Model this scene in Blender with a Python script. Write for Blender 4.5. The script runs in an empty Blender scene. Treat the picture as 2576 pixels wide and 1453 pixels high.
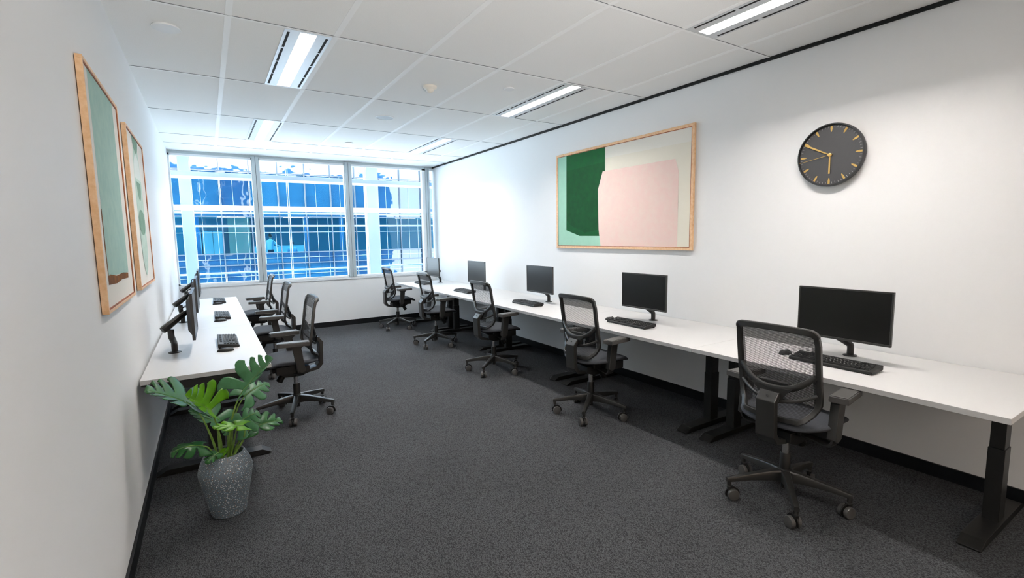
import bpy, bmesh, math, random
from mathutils import Vector, Matrix
random.seed(7)
SC = bpy.context.scene
COL = SC.collection
PI = math.pi
W = 3.92          # room width (x), window wall at y = 0, room runs towards -y
H = 2.70
YB = -13.4        # wall behind the camera

# ------------------------------------------------------------------ helpers
def lin(c):
    return c / 12.92 if c <= 0.04045 else ((c + 0.055) / 1.055) ** 2.4
def rgb(hexs):
    hexs = hexs.lstrip('#')
    return tuple(lin(int(hexs[i:i + 2], 16) / 255) for i in (0, 2, 4)) + (1.0,)

def mat(name, color, rough=0.5, metal=0.0, spec=0.5, coat=0.0, bump=None, var=None, emit=None, estr=0.0):
    m = bpy.data.materials.new(name)
    m.use_nodes = True
    nt = m.node_tree
    b = nt.nodes['Principled BSDF']
    c = rgb(color) if isinstance(color, str) else color
    b.inputs['Base Color'].default_value = c
    b.inputs['Roughness'].default_value = rough
    b.inputs['Metallic'].default_value = metal
    b.inputs['Specular IOR Level'].default_value = spec
    b.inputs['Coat Weight'].default_value = coat
    if emit:
        b.inputs['Emission Color'].default_value = rgb(emit)
        b.inputs['Emission Strength'].default_value = estr
    if var or bump:
        tc = nt.nodes.new('ShaderNodeTexCoord')
    if var:                                   # (scale, colour2, low, high)
        n = nt.nodes.new('ShaderNodeTexNoise')
        n.inputs['Scale'].default_value = var[0]
        n.inputs['Detail'].default_value = 4
        r = nt.nodes.new('ShaderNodeMapRange')
        r.inputs['From Min'].default_value = var[2]
        r.inputs['From Max'].default_value = var[3]
        mx = nt.nodes.new('ShaderNodeMix'); mx.data_type = 'RGBA'
        mx.inputs['A'].default_value = c
        mx.inputs['B'].default_value = rgb(var[1])
        nt.links.new(tc.outputs['Object'], n.inputs['Vector'])
        nt.links.new(n.outputs['Fac'], r.inputs['Value'])
        nt.links.new(r.outputs['Result'], mx.inputs['Factor'])
        nt.links.new(mx.outputs['Result'], b.inputs['Base Color'])
    if bump:                                  # (scale, strength, distance)
        n2 = nt.nodes.new('ShaderNodeTexNoise')
        n2.inputs['Scale'].default_value = bump[0]
        n2.inputs['Detail'].default_value = 3
        bp = nt.nodes.new('ShaderNodeBump')
        bp.inputs['Strength'].default_value = bump[1]
        bp.inputs['Distance'].default_value = bump[2]
        nt.links.new(tc.outputs['Object'], n2.inputs['Vector'])
        nt.links.new(n2.outputs['Fac'], bp.inputs['Height'])
        nt.links.new(bp.outputs['Normal'], b.inputs['Normal'])
    return m

def new(): return bmesh.new()

def obj(name, bm, m, parent=None, smooth=0.6, bevel=0.0, seg=2, solid=0.0):
    me = bpy.data.meshes.new(name)
    bmesh.ops.recalc_face_normals(bm, faces=bm.faces)
    bm.to_mesh(me); bm.free()
    for mm in (m if isinstance(m, (list, tuple)) else [m]):
        me.materials.append(mm)
    if smooth:
        me.polygons.foreach_set('use_smooth', [True] * len(me.polygons))
        me.set_sharp_from_angle(angle=smooth)
    o = bpy.data.objects.new(name, me)
    COL.objects.link(o)
    if parent: o.parent = parent
    if solid:
        s = o.modifiers.new('solid', 'SOLIDIFY'); s.thickness = solid; s.offset = 0
    if bevel:
        b = o.modifiers.new('bevel', 'BEVEL'); b.width = bevel; b.segments = seg
        b.limit_method = 'ANGLE'; b.angle_limit = 0.6
    return o

def tag(o, label, cat, group=None):
    o['label'] = label; o['category'] = cat
    if group: o['group'] = group
    return o

def thing(name, label, cat, loc=(0, 0, 0), rz=0.0, group=None):
    o = bpy.data.objects.new(name, None); COL.objects.link(o)
    o.empty_display_size = 0.1
    o.location = loc; o.rotation_euler = (0, 0, rz)
    return tag(o, label, cat, group)

def struct(name, bm, m, parent=None, **k):
    o = obj(name, bm, m, parent, **k)
    if not parent: o['kind'] = 'structure'
    return o

def dup(root, loc, rz, label):
    """copy of a thing with copies of its parts and sub-parts"""
    r = root.copy(); COL.objects.link(r)
    r.location = loc; r.rotation_euler = (0, 0, rz); r['label'] = label
    for ch in list(root.children):
        c = ch.copy(); COL.objects.link(c); c.parent = r
        for g in ch.children:
            d = g.copy(); COL.objects.link(d); d.parent = c
    return r

def face(bm, vs, mi=0):
    f = bm.faces.new(vs); f.material_index = mi; return f

def box(bm, c, s, M=None, mi=0):
    x, y, z = s[0] / 2, s[1] / 2, s[2] / 2
    P = [Vector((sx * x, sy * y, sz * z)) for sx in (-1, 1) for sy in (-1, 1) for sz in (-1, 1)]
    if M is not None: P = [M @ q for q in P]
    v = [bm.verts.new(q + Vector(c)) for q in P]
    for a in ((0, 1, 3, 2), (4, 6, 7, 5), (0, 4, 5, 1), (2, 3, 7, 6), (0, 2, 6, 4), (1, 5, 7, 3)):
        face(bm, [v[i] for i in a], mi)
def bb(bm, x0, x1, y0, y1, z0, z1, mi=0):
    box(bm, ((x0 + x1) / 2, (y0 + y1) / 2, (z0 + z1) / 2), (abs(x1 - x0), abs(y1 - y0), abs(z1 - z0)), None, mi)

def prism(bm, poly, axis, a, b, mi=0):
    """poly in the plane of the two other axes (in xyz order), extruded along axis from a to b"""
    def P(u, v, w):
        return Vector((w, u, v)) if axis == 0 else Vector((u, w, v)) if axis == 1 else Vector((u, v, w))
    A = [bm.verts.new(P(u, v, a)) for u, v in poly]
    B = [bm.verts.new(P(u, v, b)) for u, v in poly]
    n = len(poly)
    face(bm, A, mi); face(bm, B[::-1], mi)
    for i in range(n):
        face(bm, [A[i], A[(i + 1) % n], B[(i + 1) % n], B[i]], mi)

def basis(d):
    d = d.normalized()
    up = Vector((0, 0, 1)) if abs(d.z) < 0.95 else Vector((0, 1, 0))
    s = d.cross(up).normalized()
    return s, s.cross(d).normalized()

def tube(bm, pts, rad, seg=12, caps=True, mi=0, profile=None, closed=False, nrm=None):
    """sweep; rad = number, list, or list of (a,b) half widths; profile = list of unit (u,v)"""
    pts = [Vector(q) for q in pts]
    n = len(pts)
    if profile is None:
        profile = [(math.cos(2 * PI * k / seg), math.sin(2 * PI * k / seg)) for k in range(seg)]
    rings = []
    ps = None
    for i, q in enumerate(pts):
        if closed:
            d = pts[(i + 1) % n] - pts[i - 1]
        else:
            d = pts[min(i + 1, n - 1)] - pts[max(i - 1, 0)]
        d = d.normalized()
        if nrm is not None:
            u = Vector(nrm); u = (u - d * u.dot(d)).normalized(); s = d.cross(u)
        elif ps is None:
            s, u = basis(d)
        else:
            s = (ps - d * ps.dot(d)).normalized(); u = s.cross(d).normalized()
        ps = s
        r = rad[i] if isinstance(rad, list) else rad
        ra, rb = r if isinstance(r, tuple) else (r, r)
        rings.append([bm.verts.new(q + s * (ra * a) + u * (rb * b)) for a, b in profile])
    m = len(profile)
    for i in range(n if closed else n - 1):
        A, B = rings[i], rings[(i + 1) % n]
        for k in range(m):
            face(bm, [A[k], A[(k + 1) % m], B[(k + 1) % m], B[k]], mi)
    if caps and not closed:
        face(bm, rings[0][::-1], mi); face(bm, rings[-1], mi)

RECT = [(-1, -1), (1, -1), (1, 1), (-1, 1)]
OCT2 = [(-1, -.72), (-.75, -1), (.75, -1), (1, -.72), (1, .72), (.75, 1), (-.75, 1), (-1, .72)]
OCT = [(-1, -.55), (-.55, -1), (.55, -1), (1, -.55), (1, .55), (.55, 1), (-.55, 1), (-1, .55)]

def cyl(bm, a, b, r0, r1=None, seg=24, mi=0):
    tube(bm, [a, b], [r0, r0 if r1 is None else r1], seg, True, mi)

def lathe(bm, prof, c=(0, 0, 0), seg=48, mi=0, sx=1.0, sy=1.0):
    """open or closed profile of (r,z); r=0 ends are closed"""
    rings = []
    for r, z in prof:
        if r < 1e-6:
            rings.append([bm.verts.new(Vector(c) + Vector((0, 0, z)))])
        else:
            rings.append([bm.verts.new(Vector(c) + Vector((r * sx * math.cos(2 * PI * k / seg), r * sy * math.sin(2 * PI * k / seg), z))) for k in range(seg)])
    for A, B in zip(rings, rings[1:]):
        for k in range(seg):
            k2 = (k + 1) % seg
            if len(A) == 1 and len(B) == 1: continue
            if len(A) == 1: face(bm, [A[0], B[k2], B[k]], mi)
            elif len(B) == 1: face(bm, [A[k], A[k2], B[0]], mi)
            else: face(bm, [A[k], A[k2], B[k2], B[k]], mi)

def poly3(bm, pts, mi=0):
    face(bm, [bm.verts.new(Vector(q)) for q in pts], mi)

def spline(P, n):
    """Catmull-Rom through points"""
    P = [Vector(q) for q in P]
    out = []
    for i in range(len(P) - 1):
        p0, p1, p2, p3 = P[max(i - 1, 0)], P[i], P[i + 1], P[min(i + 2, len(P) - 1)]
        for k in range(n):
            t = k / n
            out.append(0.5 * ((2 * p1) + (p2 - p0) * t + (2 * p0 - 5 * p1 + 4 * p2 - p3) * t * t + (3 * p1 - p0 - 3 * p2 + p3) * t ** 3))
    out.append(P[-1])
    return out

def interp(tab, z):
    if z <= tab[0][0]: return tab[0][1]
    for (a, fa), (b, fb) in zip(tab, tab[1:]):
        if z <= b:
            return fa + (fb - fa) * (z - a) / (b - a)
    return tab[-1][1]

# ------------------------------------------------------------------ materials
M_wall = mat('wall_paint', '#f1f2f3', 0.6, spec=0.3, bump=(180, 0.05, 0.002))
M_back = mat('wall_paint_warm', '#e9d9c8', 0.7, spec=0.2)
M_ceil = mat('ceiling_tile', '#f7f7f6', 0.9, spec=0.1, bump=(700, 0.15, 0.001), var=(300, '#f0f1f0', 0.4, 0.6))
M_grid = mat('ceiling_grid_white', '#fcfdfd', 0.5, spec=0.3)
M_black = mat('matt_black_trim', '#08090a', 0.6, spec=0.3)
M_base = mat('baseboard_vinyl', '#090c10', 0.5, spec=0.3)
M_lam = mat('white_laminate', '#c6c6c6', 0.35, spec=0.4)
M_steel = mat('black_powder_coat', '#131312', 0.45, spec=0.4, bump=(900, 0.08, 0.0005))
M_plastic = mat('charcoal_plastic', '#242423', 0.36, spec=0.6, bump=(1200, 0.06, 0.0004))
M_plastic2 = mat('grey_plastic', '#454443', 0.42, spec=0.5)
M_dark = mat('dark_plastic', '#101010', 0.5, spec=0.4)
M_chrome = mat('chrome', '#c9c9c9', 0.25, metal=1.0)
M_screen = mat('screen_glass', '#0d0d0c', 0.28, spec=0.4)
M_key = mat('key_black', '#121212', 0.55, spec=0.3)
M_kcase = mat('keyboard_case', '#171717', 0.5, spec=0.35)
M_legend = mat('key_legend', '#d8d8d2', 0.5)
M_wood = mat('oak_frame', '#ecc7a0', 0.5, spec=0.3, var=(40, '#e0b589', 0.4, 0.65))
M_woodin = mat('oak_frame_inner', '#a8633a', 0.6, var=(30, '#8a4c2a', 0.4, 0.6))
M_frame = mat('window_aluminium', '#b9c6cc', 0.4, metal=0.25)
M_framew = mat('window_white', '#eef3f6', 0.45)
M_gasket = mat('window_gasket', '#3b4a54', 0.6)
M_lightpanel = mat('luminaire_panel', '#d5d9dc', 0.28, metal=0.15)
M_ventdark = mat('slot_black', '#0a0a0a', 0.8)
M_emit = mat('lamp_diffuser', '#ffffff', 0.5, emit='#fff8f2', estr=92.0)
M_emit2 = mat('added_fill_diffuser', '#ffffff', 0.5, emit='#fff0e2', estr=1.0)
M_louvre = mat('lamp_louvre', '#f3f3f1', 0.25, metal=0.2)
M_disc = mat('sensor_white', '#e9ebec', 0.5)
M_sensor = mat('sensor_cream', '#e9e4da', 0.4)
M_clock = mat('clock_case', '#26272a', 0.4, spec=0.5)
M_face = mat('clock_face', '#3d3d3f', 0.55)
M_gold = mat('clock_brass', '#d9b56b', 0.35, metal=0.4)
M_tick = mat('clock_tick', '#b5b5b5', 0.5)

def carpet():
    m = bpy.data.materials.new('loop_carpet'); m.use_nodes = True
    nt = m.node_tree; b = nt.nodes['Principled BSDF']
    b.inputs['Roughness'].default_value = 0.95
    b.inputs['Specular IOR Level'].default_value = 0.15
    tc = nt.nodes.new('ShaderNodeTexCoord')
    mp = nt.nodes.new('ShaderNodeMapping'); mp.inputs['Rotation'].default_value = (0, 0, 0.62)
    mp.inputs['Scale'].default_value = (1.0, 0.55, 1)
    n = nt.nodes.new('ShaderNodeTexVoronoi'); n.inputs['Scale'].default_value = 250
    n2 = nt.nodes.new('ShaderNodeTexNoise'); n2.inputs['Scale'].default_value = 420; n2.inputs['Detail'].default_value = 2
    n3 = nt.nodes.new('ShaderNodeTexNoise'); n3.inputs['Scale'].default_value = 1.6; n3.inputs['Detail'].default_value = 3
    nt.links.new(tc.outputs['Object'], mp.inputs['Vector'])
    nt.links.new(mp.outputs['Vector'], n.inputs['Vector'])
    nt.links.new(tc.outputs['Object'], n2.inputs['Vector'])
    nt.links.new(tc.outputs['Object'], n3.inputs['Vector'])
    rp = nt.nodes.new('ShaderNodeValToRGB')
    rp.color_ramp.elements[0].position = 0.05; rp.color_ramp.elements[0].color = rgb('#5c5e61')
    rp.color_ramp.elements[1].position = 0.75; rp.color_ramp.elements[1].color = rgb('#2c2d2f')
    nt.links.new(n.outputs['Distance'], rp.inputs['Fac'])
    mx = nt.nodes.new('ShaderNodeMix'); mx.data_type = 'RGBA'; mx.blend_type = 'MULTIPLY'
    mx.inputs['Factor'].default_value = 0.6
    r2 = nt.nodes.new('ShaderNodeMapRange'); r2.inputs['From Min'].default_value = 0.25; r2.inputs['From Max'].default_value = 0.75
    r2.inputs['To Min'].default_value = 0.35; r2.inputs['To Max'].default_value = 1.35
    nt.links.new(n2.outputs['Fac'], r2.inputs['Value'])
    nt.links.new(rp.outputs['Color'], mx.inputs['A']); nt.links.new(r2.outputs['Result'], mx.inputs['B'])
    mx2 = nt.nodes.new('ShaderNodeMix'); mx2.data_type = 'RGBA'; mx2.blend_type = 'MULTIPLY'; mx2.inputs['Factor'].default_value = 0.3
    r3 = nt.nodes.new('ShaderNodeMapRange'); r3.inputs['From Min'].default_value = 0.3; r3.inputs['From Max'].default_value = 0.7
    r3.inputs['To Min'].default_value = 0.7; r3.inputs['To Max'].default_value = 1.2
    nt.links.new(n3.outputs['Fac'], r3.inputs['Value'])
    nt.links.new(mx.outputs['Result'], mx2.inputs['A']); nt.links.new(r3.outputs['Result'], mx2.inputs['B'])
    nt.links.new(mx2.outputs['Result'], b.inputs['Base Color'])
    bp = nt.nodes.new('ShaderNodeBump'); bp.inputs['Strength'].default_value = 0.6; bp.inputs['Distance'].default_value = 0.004
    bp.invert = True
    nt.links.new(n.outputs['Distance'], bp.inputs['Height'])
    nt.links.new(bp.outputs['Normal'], b.inputs['Normal'])
    return m
M_carpet = carpet()

def meshfabric():
    """woven chair mesh: threads with holes between them, closed hem along the top and sides"""
    m = bpy.data.materials.new('chair_mesh_fabric'); m.use_nodes = True
    nt = m.node_tree; b = nt.nodes['Principled BSDF']
    b.inputs['Base Color'].default_value = rgb('#1b1c1f'); b.inputs['Roughness'].default_value = 0.7
    out = nt.nodes['Material Output']
    tr = nt.nodes.new('ShaderNodeBsdfTransparent')
    mix = nt.nodes.new('ShaderNodeMixShader')
    tc = nt.nodes.new('ShaderNodeTexCoord'); sp = nt.nodes.new('ShaderNodeSeparateXYZ')
    nt.links.new(tc.outputs['Object'], sp.inputs['Vector'])
    def math1(op, a, bval=None, c=None):
        n = nt.nodes.new('ShaderNodeMath'); n.operation = op
        for i, v in enumerate((a, bval, c)):
            if v is None: continue
            if isinstance(v, (int, float)): n.inputs[i].default_value = v
            else: nt.links.new(v, n.inputs[i])
        return n.outputs[0]
    z = sp.outputs['Z']; y = sp.outputs['Y']
    fz = math1('FRACT', math1('MULTIPLY', z, 1 / 0.0058))
    fy = math1('FRACT', math1('MULTIPLY', y, 1 / 0.0058))
    hz = math1('GREATER_THAN', fz, 0.42)            # 1 in a hole
    hy = math1('GREATER_THAN', fy, 0.15)
    hole = math1('MULTIPLY', hz, hy)
    hem = math1('GREATER_THAN', z, 0.89)
    hem = math1('MAXIMUM', hem, math1('GREATER_THAN', math1('ABSOLUTE', y), 0.172))
    keep = math1('SUBTRACT', 1.0, math1('MULTIPLY', hem, 0.72))
    fac = math1('MULTIPLY', hole, keep)
    nt.links.new(fac, mix.inputs['Fac'])
    nt.links.new(b.outputs['BSDF'], mix.inputs[1]); nt.links.new(tr.outputs['BSDF'], mix.inputs[2])
    nt.links.new(mix.outputs['Shader'], out.inputs['Surface'])
    return m
M_mesh = meshfabric()
M_seat = mat('seat_fabric', '#3a3d43', 0.75, spec=0.25, bump=(500, 0.4, 0.001), var=(400, '#2d3035', 0.35, 0.65))

def terrazzo():
    m = bpy.data.materials.new('terrazzo'); m.use_nodes = True
    nt = m.node_tree; b = nt.nodes['Principled BSDF']; b.inputs['Roughness'].default_value = 0.45
    tc = nt.nodes.new('ShaderNodeTexCoord')
    cur = rgb('#5c6871')
    prev = None
    for sc, thr, col, seed in ((150, 0.26, '#eef0f0', 0), (190, 0.24, '#1d1f22', 3.1), (170, 0.24, '#9a6b3f', 7.7), (180, 0.24, '#8fb3c4', 11.3), (90, 0.17, '#f5f5f2', 17.9)):
        mp = nt.nodes.new('ShaderNodeMapping'); mp.inputs['Location'].default_value = (seed, seed * .7, seed * .3)
        v = nt.nodes.new('ShaderNodeTexVoronoi'); v.inputs['Scale'].default_value = sc; v.inputs['Randomness'].default_value = 1
        nt.links.new(tc.outputs['Object'], mp.inputs['Vector']); nt.links.new(mp.outputs['Vector'], v.inputs['Vector'])
        c1 = nt.nodes.new('ShaderNodeMath'); c1.operation = 'LESS_THAN'; c1.inputs[1].default_value = thr
        nt.links.new(v.outputs['Distance'], c1.inputs[0])
        sx = nt.nodes.new('ShaderNodeSeparateColor'); nt.links.new(v.outputs['Color'], sx.inputs['Color'])
        c2 = nt.nodes.new('ShaderNodeMath'); c2.operation = 'GREATER_THAN'; c2.inputs[1].default_value = 0.48
        nt.links.new(sx.outputs[0], c2.inputs[0])
        ml = nt.nodes.new('ShaderNodeMath'); ml.operation = 'MULTIPLY'
        nt.links.new(c1.outputs[0], ml.inputs[0]); nt.links.new(c2.outputs[0], ml.inputs[1])
        mx = nt.nodes.new('ShaderNodeMix'); mx.data_type = 'RGBA'
        if prev is None: mx.inputs['A'].default_value = cur
        else: nt.links.new(prev, mx.inputs['A'])
        mx.inputs['B'].default_value = rgb(col)
        nt.links.new(ml.outputs[0], mx.inputs['Factor'])
        prev = mx.outputs['Result']
    nt.links.new(prev, b.inputs['Base Color'])
    return m
M_terr = terrazzo()

def leafmat(name, c1, c2, trans):
    m = mat(name, c1, 0.34, spec=0.28, var=(22, c2, 0.35, 0.65), bump=(30, 0.15, 0.004))
    nt = m.node_tree; b = nt.nodes['Principled BSDF']; out = nt.nodes['Material Output']
    t = nt.nodes.new('ShaderNodeBsdfTranslucent'); t.inputs['Color'].default_value = rgb(trans)
    mx = nt.nodes.new('ShaderNodeMixShader'); mx.inputs['Fac'].default_value = 0.25
    nt.links.new(b.outputs['BSDF'], mx.inputs[1]); nt.links.new(t.outputs['BSDF'], mx.inputs[2])
    nt.links.new(mx.outputs['Shader'], out.inputs['Surface'])
    return m
M_leafd = leafmat('leaf_dark', '#1b4d1f', '#27612a', '#4c8a24')
M_leafp = leafmat('leaf_pale', '#376640', '#477a52', '#5d9048')
M_leafl = leafmat('leaf_lime', '#4a8006', '#5c960c', '#86c40c')
M_stem = mat('plant_stem', '#5a7d2a', 0.45, var=(25, '#7a9a45', 0.35, 0.65))

def glass(name, tint, refl, rough=0.0, wav=None):
    m = bpy.data.materials.new(name); m.use_nodes = True
    nt = m.node_tree; nt.nodes.remove(nt.nodes['Principled BSDF']); out = nt.nodes['Material Output']
    t = nt.nodes.new('ShaderNodeBsdfTransparent'); t.inputs['Color'].default_value = tint
    g = nt.nodes.new('ShaderNodeBsdfGlossy'); g.inputs['Roughness'].default_value = rough
    f = nt.nodes.new('ShaderNodeLayerWeight'); f.inputs['Blend'].default_value = refl
    mx = nt.nodes.new('ShaderNodeMixShader')
    nt.links.new(f.outputs['Fresnel'], mx.inputs['Fac'])
    nt.links.new(t.outputs['BSDF'], mx.inputs[1]); nt.links.new(g.outputs['BSDF'], mx.inputs[2])
    nt.links.new(mx.outputs['Shader'], out.inputs['Surface'])
    if wav:
        tc = nt.nodes.new('ShaderNodeTexCoord'); n = nt.nodes.new('ShaderNodeTexNoise')
        n.inputs['Scale'].default_value = wav[0]; n.inputs['Detail'].default_value = 1
        bp = nt.nodes.new('ShaderNodeBump'); bp.inputs['Strength'].default_value = 1; bp.inputs['Distance'].default_value = wav[1]
        nt.links.new(tc.outputs['Object'], n.inputs['Vector']); nt.links.new(n.outputs['Fac'], bp.inputs['Height'])
        nt.links.new(bp.outputs['Normal'], g.inputs['Normal'])
    return m
M_glass = glass('window_glass', (0.93, 0.97, 0.99, 1), 0.12)

def facade_glass(name, c1, c2, spec):
    m = mat(name, c1, 0.03, spec=0.5, var=(0.5, c2, 0.4, 0.62), bump=(0.55, 1.0, 0.035))
    b = m.node_tree.nodes['Principled BSDF']
    b.inputs['IOR'].default_value = spec
    return m
M_blue = facade_glass('facade_glass_blue', '#062338', '#0b2f47', 1.9)
M_blueb = facade_glass('facade_glass_azure', '#092b42', '#0e374f', 1.8)
M_bluec = facade_glass('facade_glass_deep', '#051d33', '#082840', 2.0)
M_blue2 = facade_glass('facade_glass_sky', '#12304e', '#1a3c58', 2.6)
M_teal = glass('facade_glass_clear', (0.42, 0.74, 0.84, 1), 0.2, 0.02, (0.55, 0.035))
M_mull = mat('facade_mullion', '#3c4650', 0.4, metal=0.3)
M_white = mat('white_steel', '#d3dade', 0.5)
M_palecol = mat('pale_column', '#8f9fc4', 0.6)
M_ext = mat('exterior_cladding', '#24598f', 0.6)

# ------------------------------------------------------------------ room shell
b = new(); bb(b, -0.1, W + 0.1, -9.2, 0.12, -0.1, 0.0); struct('floor', b, M_carpet, smooth=0)
b = new(); bb(b, -0.1, W + 0.1, YB - 0.1, -9.2, -0.1, 0.0); struct('floor_added_bounce', b, mat('pale_bounce_floor', '#e6e1d8', 0.5), smooth=0)  # added pale floor behind the camera, bounces light up to the ceiling
LIGHTS = [('recessed ceiling light in the left row, nearer the window', 0.885, 1.175, -2.485, -1.275),
          ('recessed ceiling light in the left row, the large one above the picture pair', 0.865, 1.138, -5.012, -3.803),
          ('recessed ceiling light in the row by the clock wall, nearest the window', 2.955, 3.24, -2.485, -1.275),
          ('recessed ceiling light in the row by the clock wall, in the middle of its row', 2.98, 3.262, -5.012, -3.803),
          ('recessed ceiling light in the row by the clock wall, cut off by the top edge', 2.98, 3.262, -7.445, -6.212),
          ('added recessed ceiling light continuing the left row, unseen above and behind the viewer', 0.87, 1.14, -8.68, -7.475)]  # last fixture is added for fill light, out of view
TW, TD = 0.050, 0.055          # lamp trough: half width and depth
holes = [((x0 + x1) / 2 - TW, (x0 + x1) / 2 + TW, y0 + 0.02, y1 - 0.02) for _, x0, x1, y0, y1 in LIGHTS]
b = new()
xs = sorted({-0.1, W + 0.1} | {h[0] for h in holes} | {h[1] for h in holes}); ys = sorted({YB - 0.1, 0.12} | {h[2] for h in holes} | {h[3] for h in holes})
for xa, xb in zip(xs, xs[1:]):
    for ya, yb in zip(ys, ys[1:]):
        mx_, my_ = (xa + xb) / 2, (ya + yb) / 2
        if any(h[0] < mx_ < h[1] and h[2] < my_ < h[3] for h in holes): continue
        bb(b, xa, xb, ya, yb, H, H + 0.12)
CE = struct('ceiling', b, M_ceil, smooth=0)
b = new()
GX = [0.572, 1.155, 1.752, 2.345, 2.96, 3.55]
GY = [-0.63, -1.262, -2.495, -3.79, -5.025, -6.2, -7.46, -8.7]
for x in GX: bb(b, x - 0.017, x + 0.017, YB, -0.63, H - 0.0025, H + 0.001)
for y in GY: bb(b, 0, W - 0.012, y - 0.009, y + 0.011, H - 0.003, H + 0.001)
struct('ceiling_grid', b, M_grid, CE, smooth=0)
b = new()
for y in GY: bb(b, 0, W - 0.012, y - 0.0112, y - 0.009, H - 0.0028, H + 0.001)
struct('ceiling_grid_shadow_strip', b, mat('grid_shadow_strip', '#6d7275', 0.7), CE, smooth=0)  # thin grey strips draw the shadow line beside the cross bars

b = new(); bb(b, -0.12, 0.0, YB, 0.0, 0, H); struct('wall_left', b, M_wall, smooth=0)
b = new(); bb(b, W, W + 0.12, YB, 0.0, 0, H - 0.024); struct('wall_right', b, M_wall, smooth=0)
b = new(); bb(b, -0.1, W + 0.1, YB - 0.12, YB, 0, H); struct('wall_back', b, M_back, smooth=0)
b = new(); bb(b, -0.1, W + 0.1, 0.0, 0.12, 0, 0.775); struct('wall_window', b, M_wall, smooth=0)
b = new(); bb(b, W - 0.012, W + 0.12, YB, 0.0, H - 0.024, H); struct('trim_1', b, M_black, smooth=0)
b = new(); bb(b, 0.0, 0.012, YB, -0.012, 0, 0.08); struct('baseboard_left', b, M_base, smooth=0)
b = new(); bb(b, W - 0.012, W, YB, -0.012, 0, 0.078); struct('baseboard_right', b, M_base, smooth=0)
b = new(); bb(b, 0.0, W, -0.012, 0.0, 0, 0.085); struct('baseboard_window', b, M_base, smooth=0)
b = new(); bb(b, 0, W, YB, YB + 0.012, 0, 0.08); struct('baseboard_back', b, M_base, smooth=0)
b = new(); bb(b, -0.1, W + 0.06, -0.012, 0.10, 0.775, 0.815); struct('trim_2', b, M_framew, smooth=0)    # sill board
b = new(); bb(b, -0.1, W + 0.06, 0.0, 0.12, H - 0.035, H); struct('trim_3', b, M_frame, smooth=0)         # head

WX = [(0.0, 1.03), (1.12, 2.372), (2.475, 3.775), (3.845, 3.935)]
for i, (x0, x1) in enumerate(WX):
    r = bpy.data.objects.new('window_%d' % (i + 1), None); COL.objects.link(r); r['kind'] = 'structure'
    b = new(); zt = H - 0.035; zb = 0.815
    wl = 0.02 if i == 0 else 0.012
    wr = 0.012 if i < 2 else (0.058 if i == 2 else 0.004)
    bb(b, x0, x0 + wl, 0.0, 0.08, zb, zt); bb(b, x1 - wr, x1, 0.0, 0.08, zb, zt)
    bb(b, x0, x1, 0.0, 0.08, zb, zb + 0.02); bb(b, x0, x1, 0.0, 0.08, zt - 0.028, zt)
    obj('window_frame', b, M_framew, r, smooth=0)
    b = new(); bb(b, x0, x1, 0.045, 0.051, zb, zt)
    obj('window_pane', b, M_glass, r, smooth=0)
    if i < 3:
        xm0, xm1 = x1, WX[i + 1][0]
        b = new(); bb(b, xm0, (xm0 + xm1) / 2 - 0.003, -0.03, 0.10, zb, zt + 0.02); bb(b, (xm0 + xm1) / 2 + 0.003, xm1, -0.03, 0.10, zb, zt + 0.02)
        obj('window_mullion', b, M_frame, r, smooth=0)
        b = new(); bb(b, (xm0 + xm1) / 2 - 0.003, (xm0 + xm1) / 2 + 0.003, -0.022, 0.10, zb, zt + 0.02)
        obj('window_gasket', b, M_gasket, r, smooth=0)

# ------------------------------------------------------------------ ceiling lights and discs
def make_light(label, x0, x1, y0, y1):
    cx, cy = (x0 + x1) / 2, (y0 + y1) / 2
    t = thing('ceiling_light', label, 'ceiling light', (cx, cy, H), 0, 'recessed ceiling lights')
    wx, ly = x1 - x0, y1 - y0
    hw, hl, z0 = TW - 0.001, ly / 2 - 0.021, -0.004
    b = new()
    for s in (-1, 1): bb(b, s * (hw - 0.002), s * wx / 2, -ly / 2, ly / 2, z0, -0.0003)
    for s in (-1, 1): bb(b, -hw + 0.002, hw - 0.002, s * hl, s * ly / 2, z0, -0.0003)
    obj('panel', b, M_lightpanel, t, smooth=0)
    b = new()
    for s in (-1, 1):
        bb(b, s * (hw - 0.002), s * hw, -hl, hl, 0.0, TD); bb(b, -hw, hw, s * hl, s * (hl - 0.002), 0.0, TD)
    obj('trough', b, M_louvre, t, smooth=0)
    b = new(); bb(b, -hw + 0.002, hw - 0.002, -hl + 0.002, hl - 0.002, TD - 0.006, TD - 0.003); obj('diffuser', b, M_emit, t, smooth=0)
    b = new()
    n = 20; prev = None
    for k in range(1, n):
        y = -hl + 2 * hl * k / n
        R_ = [[b.verts.new((x, y + dy, z)) for dy, z in ((-0.003, 0.001), (0, 0.026), (0.003, 0.001))] for x in (-hw + 0.0045, hw - 0.0045)]
        for i in (0, 1): face(b, [R_[0][i], R_[0][i + 1], R_[1][i + 1], R_[1][i]])
        if prev:
            for e in (0, 1): face(b, [prev[e][1], prev[e][2], R_[e][0], R_[e][1]])
        prev = R_
    obj('louvre_grille', b, M_louvre, t, smooth=0)
    L = (ly - 0.06) / 4
    for s in (-1, 1):
        for k in range(4):
            y = -ly / 2 + 0.03 + L * (k + 0.5)
            b = new(); bb(b, s * (wx / 2 - 0.033), s * (wx / 2 - 0.018), y - L / 2 + 0.012, y + L / 2 - 0.012, -0.0052, -0.003)
            obj('air_slot', b, M_ventdark, t, smooth=0)
    return t
for q in LIGHTS: make_light(*q)
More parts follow.
